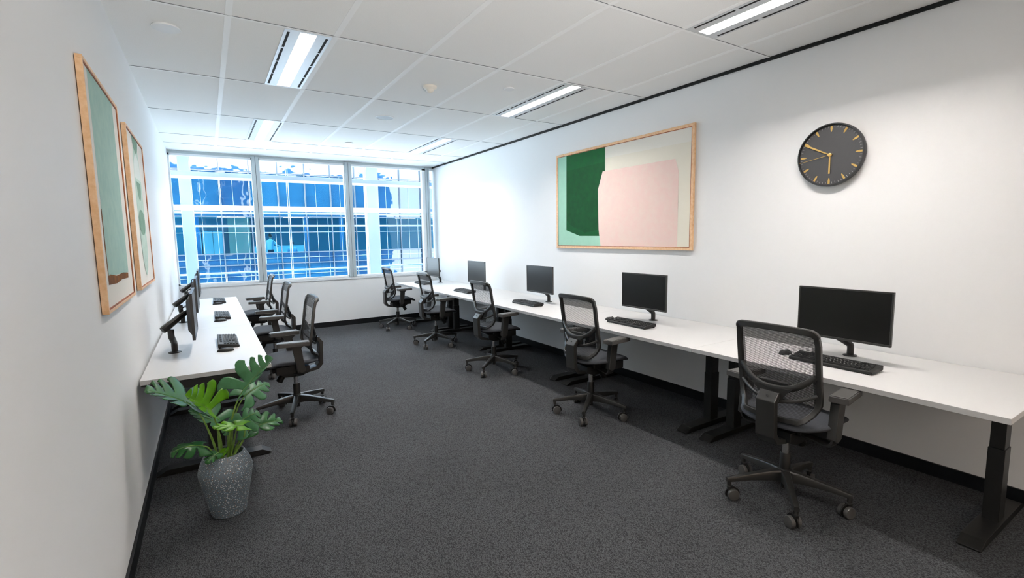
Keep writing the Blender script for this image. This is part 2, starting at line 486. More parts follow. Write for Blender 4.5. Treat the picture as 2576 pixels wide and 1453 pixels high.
for x, l in ((1.96, 'large added luminous ceiling panel for fill light, unseen behind the viewer'),):
    t = thing('ceiling_added_fill', l, 'ceiling light', (x, -11.6, H), 0)  # added glowing panel behind the camera, soft fill for the room
    b = new(); bb(b, -1.7, 1.7, -1.5, 1.5, -0.012, -0.0005); obj('tray', b, M_lightpanel, t, smooth=0)
    b = new(); bb(b, -1.66, 1.66, -1.46, 1.46, -0.016, -0.0125); obj('diffuser', b, M_emit2, t, smooth=0)

for x, ax_, l in ((1.5, 1.6, 'added slim black floor uplight, unseen behind the viewer, filling the ceiling'),):
    t = thing('added_uplight', l, 'added lamp', (x, -9.7, 0))  # added uplight, out of view, brightens the ceiling
    b = new(); lathe(b, [(0, 0), (0.11, 0), (0.11, 0.012), (0.02, 0.02), (0.012, 0.03), (0.012, 0.25), (0, 0.25)], seg=28); obj('stand', b, M_steel, t)
    b = new(); lathe(b, [(0.0, 0.25), (0.05, 0.25), (0.07, 0.33), (0.066, 0.33), (0.047, 0.256), (0, 0.256)], seg=28); obj('lamp_shade', b, M_steel, t)
    sl = bpy.data.lights.new('added_uplight_lamp', 'SPOT'); sl.energy = 270; sl.color = (1.0, 0.97, 0.93); sl.spot_size = math.radians(62); sl.spot_blend = 1.0; sl.shadow_soft_size = 0.04
    so = bpy.data.objects.new('added_uplight_lamp', sl); COL.objects.link(so); so.location = (x, -9.7, 0.36)
    so.rotation_euler = (Vector((ax_, -5.9, H)) - Vector(so.location)).to_track_quat('-Z', 'Y').to_euler()

def disc(name, label, cat, x, y, r, h, m, dome=0):
    b = new()
    if dome:
        lathe(b, [(0, 0), (r, 0), (r, -0.012), (r * 0.9, -0.02), (r * 0.62, -0.026), (r * 0.5, -0.04), (r * 0.25, -0.052), (0, -0.055)], (0, 0, 0), 32)
    else:
        lathe(b, [(0, 0), (r * 0.9, 0), (r * 0.9, -h * 0.4), (r, -h * 0.5), (r, -h), (0, -h * 1.15)], (0, 0, 0), 40)
    o = obj(name, b, m); o.location = (x, y, H)
    return tag(o, label, cat)
disc('ceiling_cover_disc', 'large white round cover on the ceiling by the picture wall', 'ceiling cover', 0.267, -4.683, 0.072, 0.012, M_disc)
disc('motion_detector', 'cream domed motion detector on the ceiling', 'detector', 2.051, -4.38, 0.058, 0.03, M_sensor, 1)
disc('ceiling_cover_disc', 'small white round cover between motion detector and ceiling light', 'ceiling cover', 2.659, -4.66, 0.045, 0.012, M_disc)
disc('ceiling_cover_disc', 'small white round cover on the ceiling, nearest the window', 'ceiling cover', 2.054, -1.628, 0.055, 0.012, M_disc)
t = thing('ceiling_speaker', 'flush round ceiling speaker with a grey grille', 'speaker', (2.048, -3.17, H))
b = new(); lathe(b, [(0.085, 0), (0.10, 0), (0.10, -0.004), (0.085, -0.006), (0.085, 0)], seg=40); obj('rim', b, M_disc, t)
b = new(); lathe(b, [(0, -0.001), (0.085, -0.001), (0.085, -0.003), (0, -0.004)], seg=40); obj('grille', b, mat('speaker_grille', '#c2cad0', 0.6), t)

# ------------------------------------------------------------------ wall pictures
def make_picture(name, label, side, x_wall, y0, y1, z0, z1, depth, fw, shapes, bg):
    """y0 < y1; side = +1 faces +x (left wall), -1 faces -x (right wall). shapes: (material, [(y,z)...])"""
    yc, zc = (y0 + y1) / 2, (z0 + z1) / 2
    t = thing(name, label, 'picture', (x_wall, yc, zc))
    w, h = (y1 - y0) / 2, (z1 - z0) / 2
    s = side
    b = new()
    bb(b, s * 0.003, s * depth, -w, w, h - fw, h); bb(b, s * 0.003, s * depth, -w, w, -h, -h + fw)
    bb(b, s * 0.003, s * depth, -w, -w + fw, -h + fw, h - fw); bb(b, s * 0.003, s * depth, w - fw, w, -h + fw, h - fw)
    obj('frame', b, M_wood, t, smooth=0, bevel=0.0012)
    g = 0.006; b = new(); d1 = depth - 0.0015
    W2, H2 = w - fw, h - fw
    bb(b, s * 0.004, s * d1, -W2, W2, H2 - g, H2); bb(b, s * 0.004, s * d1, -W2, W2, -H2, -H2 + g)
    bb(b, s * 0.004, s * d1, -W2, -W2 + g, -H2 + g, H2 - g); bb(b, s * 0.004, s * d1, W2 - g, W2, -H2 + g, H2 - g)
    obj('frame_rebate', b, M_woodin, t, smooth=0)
    b = new(); dp = depth - 0.006
    W3, H3 = W2 - g, H2 - g
    bb(b, s * 0.004, s * dp, -W3, W3, -H3, H3, 0)
    mats = [bg]
    for k, (mm, pts) in enumerate(shapes):
        if mm not in mats: mats.append(mm)
        P = [(s * (dp + 0.0004 * (k + 1)), min(max(y - yc, -W3), W3), min(max(z - zc, -H3), H3)) for y, z in pts]
        poly3(b, P, mats.index(mm))
    obj('print', b, mats, t, smooth=0)
    return t
def pm(n, c, c2=None): return mat(n, c, 0.8, spec=0.15, bump=(60, 0.15, 0.001), var=(18, c2, 0.35, 0.65) if c2 else None)
P_cream = pm('paint_cream', '#efece3'); P_cream2 = pm('paint_cream_deep', '#ebe6d8')
P_mint = pm('paint_mint', '#a3d0bd', '#9fcdb9'); P_green = pm('paint_forest', '#15482a', '#124f2a'); P_pink = pm('paint_pink', '#ecd4cb', '#edcfc8')
P_green2 = pm('paint_forest_deep', '#123f24', '#124626')
P_paper = pm('paint_paper', '#e9e6df'); P_sage = pm('paint_sage', '#a9c6bc', '#9fbfb8'); P_brown = pm('paint_ochre', '#7e4c16', '#5f3a14')
P_pw = pm('paint_pale', '#dfe7e2'); P_sg = pm('paint_sage_pale', '#c3d6cc', '#b5ccc0'); P_dg = pm('paint_sage_dark', '#7f9d8b', '#6f9180')
def ell(cy, cz, ry, rz, a0=0, a1=360, n=40, rot=0.0):
    out = []
    for k in range(n + 1):
        a = math.radians(a0 + (a1 - a0) * k / n)
        y, z = ry * math.cos(a), rz * math.sin(a)
        out.append((cy + y * math.cos(rot) - z * math.sin(rot), cz + y * math.sin(rot) + z * math.cos(rot)))
    return out if a1 - a0 < 360 else out[:-1]
make_picture('abstract_picture', 'wide abstract painting of dark green and pale pink blocks in an oak frame', -1, W, -5.593, -3.698, 1.299, 2.366, 0.026, 0.024,
    [(P_cream2, [(-4.512, 2.224), (-5.6, 2.218), (-5.6, 1.3), (-4.45, 1.3)]),
     (P_mint, [(-3.69, 2.37), (-4.2, 2.37), (-4.2, 1.436), (-4.44, 1.433), (-4.453, 1.29), (-3.69, 1.29)]),
     (P_green, [(-3.883, 2.37), (-4.512, 2.37), (-4.513, 2.095), (-4.479, 2.096), (-4.408, 1.914), (-4.421, 1.5), (-4.432, 1.433), (-4.112, 1.436), (-3.878, 1.503)]),
     (P_green2, [(-3.883, 2.17), (-4.512, 2.19), (-4.513, 2.095), (-4.479, 2.096), (-4.408, 1.914), (-4.421, 1.5), (-4.20, 1.47), (-3.95, 1.56), (-3.883, 1.62)]),
     (P_pink, [(-4.479, 2.096), (-5.398, 2.096), (-5.437, 1.984), (-5.437, 1.29), (-4.453, 1.29), (-4.432, 1.433), (-4.421, 1.5), (-4.408, 1.914)])], P_cream)
make_picture('abstract_picture', 'tall abstract print with a sage panel edged in ochre, oak frame, nearer the viewer', 1, 0.0, -5.77, -4.905, 1.155, 2.166, 0.026, 0.014,
    [(P_sage, [(-5.661, 2.17), (-5.05, 2.17), (-5.06, 1.29), (-5.665, 1.305)]),
     (P_brown, [(-5.676, 1.585), (-5.658, 1.585), (-5.655, 1.305), (-5.62, 1.31), (-5.45, 1.294), (-5.25, 1.298), (-5.07, 1.288), (-5.08, 1.262), (-5.30, 1.268), (-5.45, 1.26), (-5.67, 1.268)])], P_paper)
make_picture('abstract_picture', 'tall abstract print of stacked sage ovals, oak frame, nearer the window', 1, 0.0, -4.605, -3.715, 1.152, 2.146, 0.026, 0.014,
    [(P_sg, ell(-4.17, 1.68, 0.20, 0.46)), (P_pw, ell(-4.17, 1.86, 0.17, 0.16, 0, 180)),
     (P_dg, ell(-4.17, 2.16, 0.16, 0.13, 180, 360)), (P_dg, ell(-4.17, 1.84, 0.11, 0.12, 180, 360)),
     (P_dg, ell(-4.17, 1.575, 0.17, 0.085)), (P_sg, ell(-4.17, 1.49, 0.17, 0.26, 180, 360))], P_paper)

# ------------------------------------------------------------------ wall clock
t = thing('wall_clock', 'round charcoal wall clock with brass hands and hour marks', 'clock', (W, -6.652, 1.944))
CR = 0.203
def ring_x(b, prof, seg=72):
    """profile of (r, depth from the wall), revolved around the wall normal (-x)"""
    rings = [[b.verts.new((-d, r * math.cos(2 * PI * k / seg), r * math.sin(2 * PI * k / seg))) for k in range(seg)] for r, d in prof]
    for A, B in zip(rings, rings[1:]):
        for k in range(seg): face(b, [A[k], A[(k + 1) % seg], B[(k + 1) % seg], B[k]])
    return rings
b = new(); R_ = ring_x(b, [(CR * .97, 0.002), (CR, 0.01), (CR, 0.034), (CR * .985, 0.042), (CR * .955, 0.042), (CR * .945, 0.03), (CR * .945, 0.024)])
obj('case', b, M_clock, t)
b = new(); R_ = ring_x(b, [(CR * .95, 0.004), (CR * .95, 0.026)]); face(b, R_[-1]); obj('face', b, M_face, t)
def clk(a, r, side=0.0):      # a = clockwise angle from 12 seen from the room
    y = -math.sin(a) * r - math.cos(a) * side; z = math.cos(a) * r - math.sin(a) * side
    return y, z
for k in range(12):
    a = 2 * PI * k / 12
    b = new()
    pts = [clk(a, r, s) for r, s in ((0.186, 0.006), (0.186, -0.006), (0.168, -0.0066), (0.150, -0.003), (0.147, 0), (0.150, 0.003), (0.168, 0.0066))]
    prism(b, pts, 0, -0.0262, -0.0275); obj('hour_mark', b, M_gold, t, smooth=0)
b = new()
for k in range(60):
    if k % 5 == 0: continue
    a = 2 * PI * k / 60
    prism(b, [clk(a, r, s) for r, s in ((0.187, 0.0008), (0.187, -0.0008), (0.175, -0.0008), (0.175, 0.0008))], 0, -0.0262, -0.0268)
obj('minute_track', b, M_tick, t, smooth=0)
def hand(name, a, r1, w0, w1, back, d):
    b = new(); prism(b, [clk(a, -back, w0), clk(a, -back, -w0), clk(a, r1, -w1), clk(a, r1, w1)], 0, -d, -d - 0.002); return obj(name, b, M_gold, t, smooth=0)
hand('hour_hand', math.radians(180), 0.121, 0.004, 0.005, 0.0, 0.029)
hand('minute_hand', math.radians(298), 0.183, 0.0035, 0.006, 0.0, 0.0315)
hand('second_hand', math.radians(260), 0.192, 0.0016, 0.001, 0.02, 0.034)
b = new(); R_ = ring_x(b, [(0.0115, 0.026), (0.0115, 0.037), (0.009, 0.0385)], 24); face(b, R_[-1]); obj('centre_cap', b, M_gold, t)

# ------------------------------------------------------------------ desks
ZD = 0.69
def make_desk(label, x0, x1, y0, y1, legs, wall_side, group):
    """x0..x1, y0..y1 = top; wall_side +1: wall at x1"""
    yc = (y0 + y1) / 2; xo = x1 if wall_side > 0 else x0
    t = thing('desk', label, 'desk', (xo, yc, 0), 0, group)
    b = new(); bb(b, x0 - xo, x1 - xo, y0 - yc, y1 - yc, ZD - 0.026, ZD); obj('tabletop', b, M_lam, t, smooth=0, bevel=0.0012)
    for ly in legs:
        y = ly - yc
        fx0, fx1 = (3.215 - xo, 3.89 - xo) if wall_side > 0 else (0.02, 0.655)
        fx0, fx1 = (fx0, fx1) if wall_side > 0 else (fx0 - xo, fx1 - xo)
        cx = 3.55 - xo if wall_side > 0 else 0.345 - xo
        b = new(); bb(b, cx - 0.045, cx + 0.045, y - 0.031, y + 0.031, 0.035, 0.40); lg = obj('leg', b, M_steel, t, smooth=0, bevel=0.002)
        b = new(); prism(b, [(fx0, 0.004), (fx1, 0.004), (fx1, 0.010), (fx1 - 0.055, 0.04), (fx0 + 0.055, 0.04), (fx0, 0.010)], 1, y - 0.044, y + 0.044)
        obj('foot', b, M_steel, lg, smooth=0, bevel=0.0015)
        b = new(); bb(b, cx - 0.041, cx + 0.041, y - 0.0275, y + 0.0275, 0.401, 0.565); obj('middle_column', b, M_steel, lg, smooth=0, bevel=0.002)
        b = new(); bb(b, cx - 0.037, cx + 0.037, y - 0.024, y + 0.024, 0.566, 0.63); obj('inner_column', b, M_steel, lg, smooth=0, bevel=0.002)
        b = new(); prism(b, [(fx0 + 0.03, ZD - 0.027), (fx1 - 0.03, ZD - 0.027), (fx1 - 0.03, ZD - 0.036), (cx + 0.16, ZD - 0.065), (cx - 0.16, ZD - 0.065), (fx0 + 0.03, ZD - 0.036)], 1, y - 0.028, y + 0.028)
        obj('top_bracket', b, M_steel, lg, smooth=0)
    if wall_side < 0:
        b = new(); q = x1 - x0
        prism(b, [(0.004, ZD - 0.027), (q - 0.012, ZD - 0.027), (q - 0.012, ZD - 0.036), (q * 0.62, ZD - 0.082), (q * 0.38, ZD - 0.082), (0.004, ZD - 0.036)], 1, y0 - yc + 0.006, y0 - yc + 0.03)
        obj('side_rail', b, M_steel, t, smooth=0)
    ya, yb = min(legs) - yc, max(legs) - yc
    cx = 3.55 - xo if wall_side > 0 else 0.345 - xo
    b = new(); bb(b, cx - 0.05, cx - 0.02, ya, yb, ZD - 0.062, ZD - 0.027); bb(b, cx + 0.02, cx + 0.05, ya, yb, ZD - 0.062, ZD - 0.027)
    obj('cross_rail', b, M_steel, t, smooth=0)
    return t
GR = 'white desks along the clock wall'; GL = 'white desks along the left wall'
SY = [-7.77, -6.262, -4.785, -3.29, -1.80, -0.335]       # seams of the right run
names = ['white desk under the clock wall, nearest the viewer', 'white desk under the clock wall, second from the viewer, below the wide painting',
         'white desk by the clock wall, third from the viewer', 'white desk by the clock wall, second from the window', 'white desk by the clock wall, in the corner by the window']
FP = [(-7.64, -6.255), (-6.065, -4.69), (-4.50, -3.115), (-2.935, -1.60), (-1.41, -0.48)]
for i in range(5):
    make_desk(names[i], 3.045, 3.905, SY[i] + 0.001, SY[i + 1] - 0.001, FP[i], 1, GR)
SL = [-5.025, -3.36, -1.98, -0.80]
FL = [(-4.685, -3.45), (-3.27, -2.07), (-1.89, -0.95)]
names = ['white desk on the picture wall, nearest the viewer, behind the potted plant', 'white desk on the picture wall, in the middle of its row', 'white desk on the picture wall, nearest the window']
for i in range(3):
    make_desk(names[i], 0.016, 0.664, SL[i] + 0.001, SL[i + 1] - 0.001, FL[i], -1, GL)

# ------------------------------------------------------------------ office chair
CZ = [(0.48, -0.168), (0.512, -0.150), (0.545, -0.110), (0.60, -0.092), (0.65, -0.097), (0.70, -0.108), (0.83, -0.128), (0.90, -0.138), (0.945, -0.150), (0.962, -0.166), (0.98, -0.195)]
def cback(z): return interp(CZ, z)
def make_chair(label, group):
    t = thing('office_chair', label, 'chair', (0, 0, 0), 0, group)
    # -- base
    b = new()
    lathe(b, [(0, 0.068), (0.017, 0.068), (0.017, 0.105), (0.034, 0.11), (0.038, 0.14), (0.034, 0.172), (0.027, 0.178), (0.0265, 0.262), (0.024, 0.266), (0, 0.266)], seg=24)
    obj('column', b, M_dark, t)
    b = new(); cyl(b, (0, 0, 0.262), (0, 0, 0.345), 0.0185); obj('gas_lift', b, M_chrome, t)
    yaws = [200, 240, 300, 30, 110]
    for k in range(5):
        a = math.radians(2.5 + 72 * k)
        d = Vector((math.cos(a), math.sin(a), 0)); s = Vector((-d.y, d.x, 0))
        b = new()
        st = [(0.024, 0.170, 0.105, 0.024), (0.07, 0.166, 0.112, 0.0195), (0.18, 0.147, 0.112, 0.0165), (0.285, 0.127, 0.102, 0.0145), (0.308, 0.122, 0.098, 0.013)]
        rings = []
        for r, zt, zb, hw in st:
            q = d * r
            rings.append([b.verts.new(q + s * (hw * u) + Vector((0, 0, z))) for u, z in ((-.8, zt - .001), (-.3, zt), (.3, zt), (.8, zt - .001), (1, zt - .008), (.85, zb), (-.85, zb), (-1, zt - .008))])
        for A, B in zip(rings, rings[1:]):
            for j in range(8): face(b, [A[j], A[(j + 1) % 8], B[(j + 1) % 8], B[j]])
        face(b, rings[0][::-1]); face(b, rings[-1])
        q = d * 0.294
        tube(b, [q + Vector((0, 0, 0.11)), q + Vector((0, 0, 0.078))], 0.0125, 8)
        lg = obj('base_leg', b, M_plastic, t)
        b = new(); cyl(b, q + Vector((0, 0, 0.081)), q + Vector((0, 0, 0.07)), 0.0075, seg=12); obj('caster_stem', b, M_chrome, lg)
        w = math.radians(yaws[k] + 13 * k)
        f = Vector((math.cos(w), math.sin(w), 0)); n = Vector((-f.y, f.x, 0))
        c = q + f * 0.017 + Vector((0, 0, 0.0315))
        b = new()
        for sd in (-1, 1):
            tube(b, [c + n * (sd * 0.0075), c + n * (sd * 0.0085), c + n * (sd * 0.024), c + n * (sd * 0.0275), c + n * (sd * 0.0285)], [0.028, 0.0305, 0.0305, 0.0285, 0.024], 24)
        obj('caster_wheel', b, M_plastic2, lg)
        b = new()
        arc = [c + Vector((0, 0, math.sin(th))) * 0.0325 + f * (math.cos(th) * 0.0325) for th in [math.radians(-20 + 220 * i / 14) for i in range(15)]]
        tube(b, arc, (0.0065, 0.0035), profile=RECT, nrm=n)
        box(b, q + Vector((0, 0, 0.058)) + f * .004, (0.026, 0.02, 0.026), Matrix.Rotation(w, 3, 'Z'))
        obj('caster_hood', b, M_dark, lg)
    # -- mechanism
    b = new()
    prism(b, [(-0.10, 0.362), (-0.03, 0.338), (0.09, 0.342), (0.14, 0.38), (0.14, 0.415), (-0.10, 0.415)], 1, -0.075, 0.075)
    bb(b, -0.05, 0.18, 0.076, 0.10, 0.395, 0.43); bb(b, -0.05, 0.18, -0.10, -0.076, 0.395, 0.43)
    me = obj('tilt_mechanism', b, M_dark, t, bevel=0.004)
    b = new(); cyl(b, (0.085, -0.02, 0.36), (0.125, -0.02, 0.29), 0.024, 0.026, 14); obj('tension_knob', b, M_dark, me, bevel=0.003)
    b = new(); tube(b, [(0.06, -0.07, 0.41), (0.06, -0.17, 0.408), (0.06, -0.19, 0.406)], 0.0045, 8); obj('height_lever', b, M_plastic, me)
    # -- seat
    def seatz(x, y):
        z = 0.497
        if x > 0.13: z -= (x - 0.13) ** 2 * 2.6
        if x < -0.07: z -= (x + 0.07) ** 2 * 2.2
        return z - 0.25 * abs(y) ** 2 * 0.6 + 0.012 * math.exp(-((x - 0.08) / 0.1) ** 2)
    def sring(r, dz, inset=1.0, n=56):
        out = []
        for k in range(n):
            th = 2 * PI * k / n
            c, s = math.cos(th), math.sin(th)
            e = 2 / 3.2
            x = 0.047 + 0.218 * inset * r * math.copysign(abs(c) ** e, c)
            y = 0.236 * inset * r * math.copysign(abs(s) ** e, s)
            if x < 0: y *= 1 - 0.10 * (x / 0.17) ** 2
            out.append((x, y, seatz(x, y) + dz))
        return out
    def shell(levels):
        b = new(); rings = [[b.verts.new(q) for q in sring(r, dz)] for r, dz in levels]
        for A, B in zip(rings, rings[1:]):
            for k in range(len(A)): face(b, [A[k], A[(k + 1) % len(A)], B[(k + 1) % len(A)], B[k]])
        face(b, rings[0]); face(b, rings[-1][::-1]); return b
    se = obj('seat', shell([(0.05, 0.0), (0.3, 0.0), (0.6, 0.0), (0.85, 0.0), (0.95, -0.002), (0.99, -0.008), (1.0, -0.015), (0.985, -0.021), (0.9, -0.022), (0.4, -0.022), (0.1, -0.022)]), M_seat, t, smooth=1.0)
    b = shell([(0.1, -0.0225), (0.5, -0.0225), (0.95, -0.0225), (0.95, -0.028), (0.86, -0.036), (0.5, -0.042), (0.1, -0.042)])
    for sd in (-1, 1):
        bb(b, 0.02, 0.16, sd * 0.09, sd * 0.2, 0.40, 0.46)
    obj('seat_shell', b, M_dark, se, smooth=0.9)
    # -- armrests
    for sd in (-1, 1):
        b = new()
        prism(b, [(-0.05, 0.631), (-0.020, 0.606), (-0.042, 0.425), (-0.015, 0.408), (0.02, 0.425), (0.044, 0.606), (0.078, 0.631)], 1, sd * 0.214, sd * 0.258)
        ar = obj('armrest', b, M_plastic, t, smooth=0, bevel=0.004)
        b = new()
        Mz = Matrix.Rotation(-sd * math.radians(8), 3, 'Z')
        pc = Vector((0.04, sd * 0.258, 0.6455))
        def slab(L0, L1, wv, z0, z1, mi=0):
            pts = [(-L0, -wv), (-L0, wv), (L1 - 0.02, wv), (L1, wv * .8), (L1, -wv * .8), (L1 - 0.02, -wv)]
            A = [b.verts.new(Mz @ Vector((u, v, z0)) + pc) for u, v in pts]; B = [b.verts.new(Mz @ Vector((u, v, z1)) + pc) for u, v in pts]
            face(b, A[::-1], mi); face(b, B, mi)
            for i in range(len(pts)): face(b, [A[i], A[(i + 1) % len(pts)], B[(i + 1) % len(pts)], B[i]], mi)
        slab(0.118, 0.112, 0.042, -0.0165, 0.012)
        slab(0.112, 0.106, 0.037, 0.0125, 0.016)
        obj('arm_pad', b, M_plastic2, ar, smooth=0, bevel=0.003)
        b = new()
        path = spline([(-0.012, sd * 0.236, 0.43), (-0.012, sd * 0.236, 0.405), (-0.005, sd * 0.215, 0.387), (0.01, sd * 0.16, 0.385), (0.02, sd * 0.07, 0.388)], 5)
        tube(b, path, (0.026, 0.009), profile=OCT, nrm=(0, sd * .6, -0.8)); obj('arm_bracket', b, M_plastic, ar)
    # -- back
    loop = []
    hw, rc = 0.197, 0.028
    def add(y, z): loop.append((cback(z), y, z))
    zt, zb = 0.966, 0.500
    for k in range(7):
        a = PI / 2 * k / 6; add(hw - rc + rc * math.sin(PI / 2 - a) , zt - rc + rc * math.cos(PI / 2 - a))
    loop2 = []
    # counter-clockwise starting at right top corner, going down the right side
    P2 = []
    for k in range(7):
        a = math.radians(90 - 90 * k / 6); P2.append((hw - rc + rc * math.cos(a), zt - rc + rc * math.sin(a)))
    for z in (0.90, 0.86, 0.82, 0.78, 0.74, 0.70, 0.66, 0.63): P2.append((hw + 0.004, z))
    P2 += [(hw + 0.002, 0.60), (hw - 0.006, 0.575), (hw - 0.022, 0.545), (hw - 0.042, 0.518), (hw - 0.062, 0.506), (hw - 0.10, 0.502), (0.05, 0.499)]
    full = P2 + [(0.0, 0.498)] + [(-y, z) for y, z in P2[::-1]]
    full = full[:-1] + [(-(hw - rc), zt)]
    top = [(-(hw - rc) + 2 * (hw - rc) * k / 8, zt + 0.004 * math.sin(PI * k / 8)) for k in range(1, 8)]
    full = full + top
    b = new()
    tube(b, [(cback(z), y, z) for y, z in full], [(0.0135 if z < 0.94 else 0.0165, 0.011) for y, z in full], profile=OCT2, nrm=(1, 0, 0), closed=True)
    bf = obj('back_frame', b, M_plastic, t)
    b = new(); cyl(b, (cback(.966) - 0.006, -0.055, 0.966), (cback(.966) - 0.0135, -0.055, 0.967), 0.0034, seg=10); cyl(b, (cback(.966) - 0.006, 0.055, 0.966), (cback(.966) - 0.0135, 0.055, 0.967), 0.0034, seg=10)
    obj('screw', b, M_chrome, bf)
    b = new(); rows = []
    zs = [0.507 + (0.962 - 0.507) * k / 30 for k in range(31)]
    for z in zs:
        if z > 0.93: hwz = hw - 0.012 * max(0, (z - 0.93) / 0.036)
        elif z < 0.60: hwz = interp([(0.50, hw - 0.085), (0.518, hw - 0.042), (0.545, hw - 0.022), (0.60, hw)], z)
        else: hwz = hw
        rows.append([b.verts.new((cback(z) + 0.004 - 0.010 * (1 - (u / 10 - 1) ** 2) * (1 if 0.53 < z < 0.93 else 0.4), hwz * (u / 10 - 1), z)) for u in range(21)])
    for A, B in zip(rows, rows[1:]):
        for k in range(20): face(b, [A[k], A[k + 1], B[k + 1], B[k]])
    obj('back_mesh', b, M_mesh, t, smooth=1.2)
    # lumbar yoke behind the mesh
    b = new()
    path = []
    for k in range(25):
        y = 0.19 * (1 - k / 12)
        q = abs(y) / 0.19
        z = 0.652 + 0.093 * q ** 2.4
        path.append((cback(z) - 0.010 - 0.052 * (1 - q ** 2), y, z))
    tube(b, path, [(0.013 + 0.006 * (1 - abs(k - 12) / 12), 0.009 + 0.004 * (1 - abs(k - 12) / 12)) for k in range(25)], profile=OCT, nrm=(1, 0, 0.3))
    prism(b, [(0.105, 0.668), (0.075, 0.64), (0.05, 0.60), (0.03, 0.578), (-0.03, 0.578), (-0.05, 0.60), (-0.075, 0.64), (-0.105, 0.668), (0, 0.655)], 0, -0.170, -0.152)
    for sd in (-1, 1):
        pth = spline([(-0.158, sd * 0.03, 0.588), (-0.150, sd * 0.09, 0.600), (-0.125, sd * 0.15, 0.622), (cback(0.65) - 0.008, sd * 0.194, 0.648)], 5)
        tube(b, pth, (0.009, 0.006), profile=OCT, nrm=(1, 0, 0))
    yo = obj('lumbar_yoke', b, M_plastic, t, smooth=0.8)
    b = new(); prism(b, [(0.09, 0.672), (0.07, 0.664), (-0.07, 0.664), (-0.09, 0.672), (-0.075, 0.688), (0.075, 0.688)], 0, -0.150, -0.122); obj('lumbar_pad', b, M_dark, yo, bevel=0.003)
    b = new()
    prism(b, [(-0.172, 0.640), (-0.184, 0.640), (-0.220, 0.597), (-0.213, 0.408), (-0.176, 0.366), (-0.09, 0.350), (-0.02, 0.350), (-0.02, 0.376), (-0.10, 0.378), (-0.158, 0.394), (-0.180, 0.425), (-0.187, 0.585), (-0.172, 0.61)], 1, -0.05, 0.05)
    sp = obj('back_bracket', b, M_plastic, t, smooth=0, bevel=0.004)
    b = new(); cyl(b, (-0.198, 0.0, 0.616), (-0.2045, 0.0, 0.6215), 0.0055, seg=14); obj('bolt', b, M_dark, sp)
    return t

CH_R = [(2.945, -6.95), (2.938, -5.39), (2.926, -3.838), (2.918, -2.293), (2.91, -0.775)]
lab = ['black mesh office chair nearest the viewer, at the desk under the clock', 'black mesh office chair in the clock-wall row, second from the viewer, below the wide painting',
       'black mesh office chair in the middle of the clock-wall row, third from the viewer', 'black mesh office chair in the clock-wall row, second from the window', 'black mesh office chair in the clock-wall row, nearest the window']
ch0 = make_chair(lab[0], 'black mesh office chairs')
ch0.location = (*CH_R[0], 0)
for i in range(1, 5): dup(ch0, (*CH_R[i], 0), 0, lab[i])
for (x, y), l in zip([(0.925, -4.03), (0.93, -2.52), (0.93, -1.03)], ['black mesh office chair at the left-wall desks, nearest the potted plant', 'black mesh office chair at the left-wall desks, in the middle of three', 'black mesh office chair at the left-wall desks, nearest the window']):
    dup(ch0, (x, y, 0), PI, l)

# ------------------------------------------------------------------ monitors on arms, local +x = towards the wall
def make_monitor(label, group):
    t = thing('monitor', label, 'monitor', (0, 0, 0), 0, group)
    xs = -0.135
    b = new()
    z0, z1, hw = 0.112, 0.418, 0.25
    bb(b, xs, xs + 0.012, -hw, hw, z0, z0 + 0.013); bb(b, xs, xs + 0.012, -hw, hw, z1 - 0.009, z1)
    bb(b, xs, xs + 0.012, -hw, -hw + 0.009, z0 + 0.013, z1 - 0.009); bb(b, xs, xs + 0.012, hw - 0.009, hw, z0 + 0.013, z1 - 0.009)
    bb(b, xs + 0.0085, xs + 0.018, -hw, hw, z0, z1)
    obj('bezel', b, M_plastic, t, smooth=0, bevel=0.002)
    b = new(); bb(b, xs + 0.003, xs + 0.0085, -hw + 0.009, hw - 0.009, z0 + 0.013, z1 - 0.009); obj('screen', b, M_screen, t, smooth=0)
    b = new()
    A = [(-0.20, 0.135), (0.20, 0.135), (0.20, 0.39), (-0.20, 0.39)]; B = [(-0.15, 0.165), (0.15, 0.165), (0.15, 0.36), (-0.15, 0.36)]
    va = [b.verts.new((xs + 0.018, y, z)) for y, z in A]; vb = [b.verts.new((xs + 0.042, y, z)) for y, z in B]
    face(b, vb)
    for i in range(4): face(b, [va[i], va[(i + 1) % 4], vb[(i + 1) % 4], vb[i]])
    face(b, va[::-1])
    obj('rear_housing', b, M_dark, t, smooth=0, bevel=0.004)
    b = new(); lathe(b, [(0, 0), (0.038, 0), (0.038, 0.004), (0.03, 0.007), (0, 0.007)], seg=32); obj('base_plate', b, M_steel, t)
    b = new()
    tube(b, spline([(0, 0, 0.005), (0, 0, 0.055), (0, 0.012, 0.072), (0.002, 0.10, 0.115), (0.004, 0.118, 0.135), (0.004, 0.12, 0.178)], 5), 0.0185, 20)
    po = obj('pole', b, M_steel, t)
    b = new(); tube(b, [(0.048, 0.125, 0.178), (0.03, 0.115, 0.190), (-0.075, 0.02, 0.268)], [(0.02, 0.019), (0.021, 0.021), (0.017, 0.016)], profile=OCT); ar = obj('arm', b, M_steel, t)
    b = new(); tube(b, [(-0.07, 0, 0.262), (-0.093, 0, 0.275)], 0.014, 14); bb(b, -0.10, -0.0925, -0.045, 0.045, 0.22, 0.31); obj('mount_plate', b, M_dark, ar)
    b = new(); tube(b, spline([(-0.055, 0.014, 0.268), (-0.055, 0.016, 0.295), (-0.075, 0.018, 0.31), (-0.093, 0.02, 0.308)], 6), 0.0045, 8)
    obj('cable', b, M_dark, t)
    return t
MR = [(3.657, -6.936), (3.66, -5.39), (3.66, -3.85), (3.66, -2.335), (3.66, -0.80)]
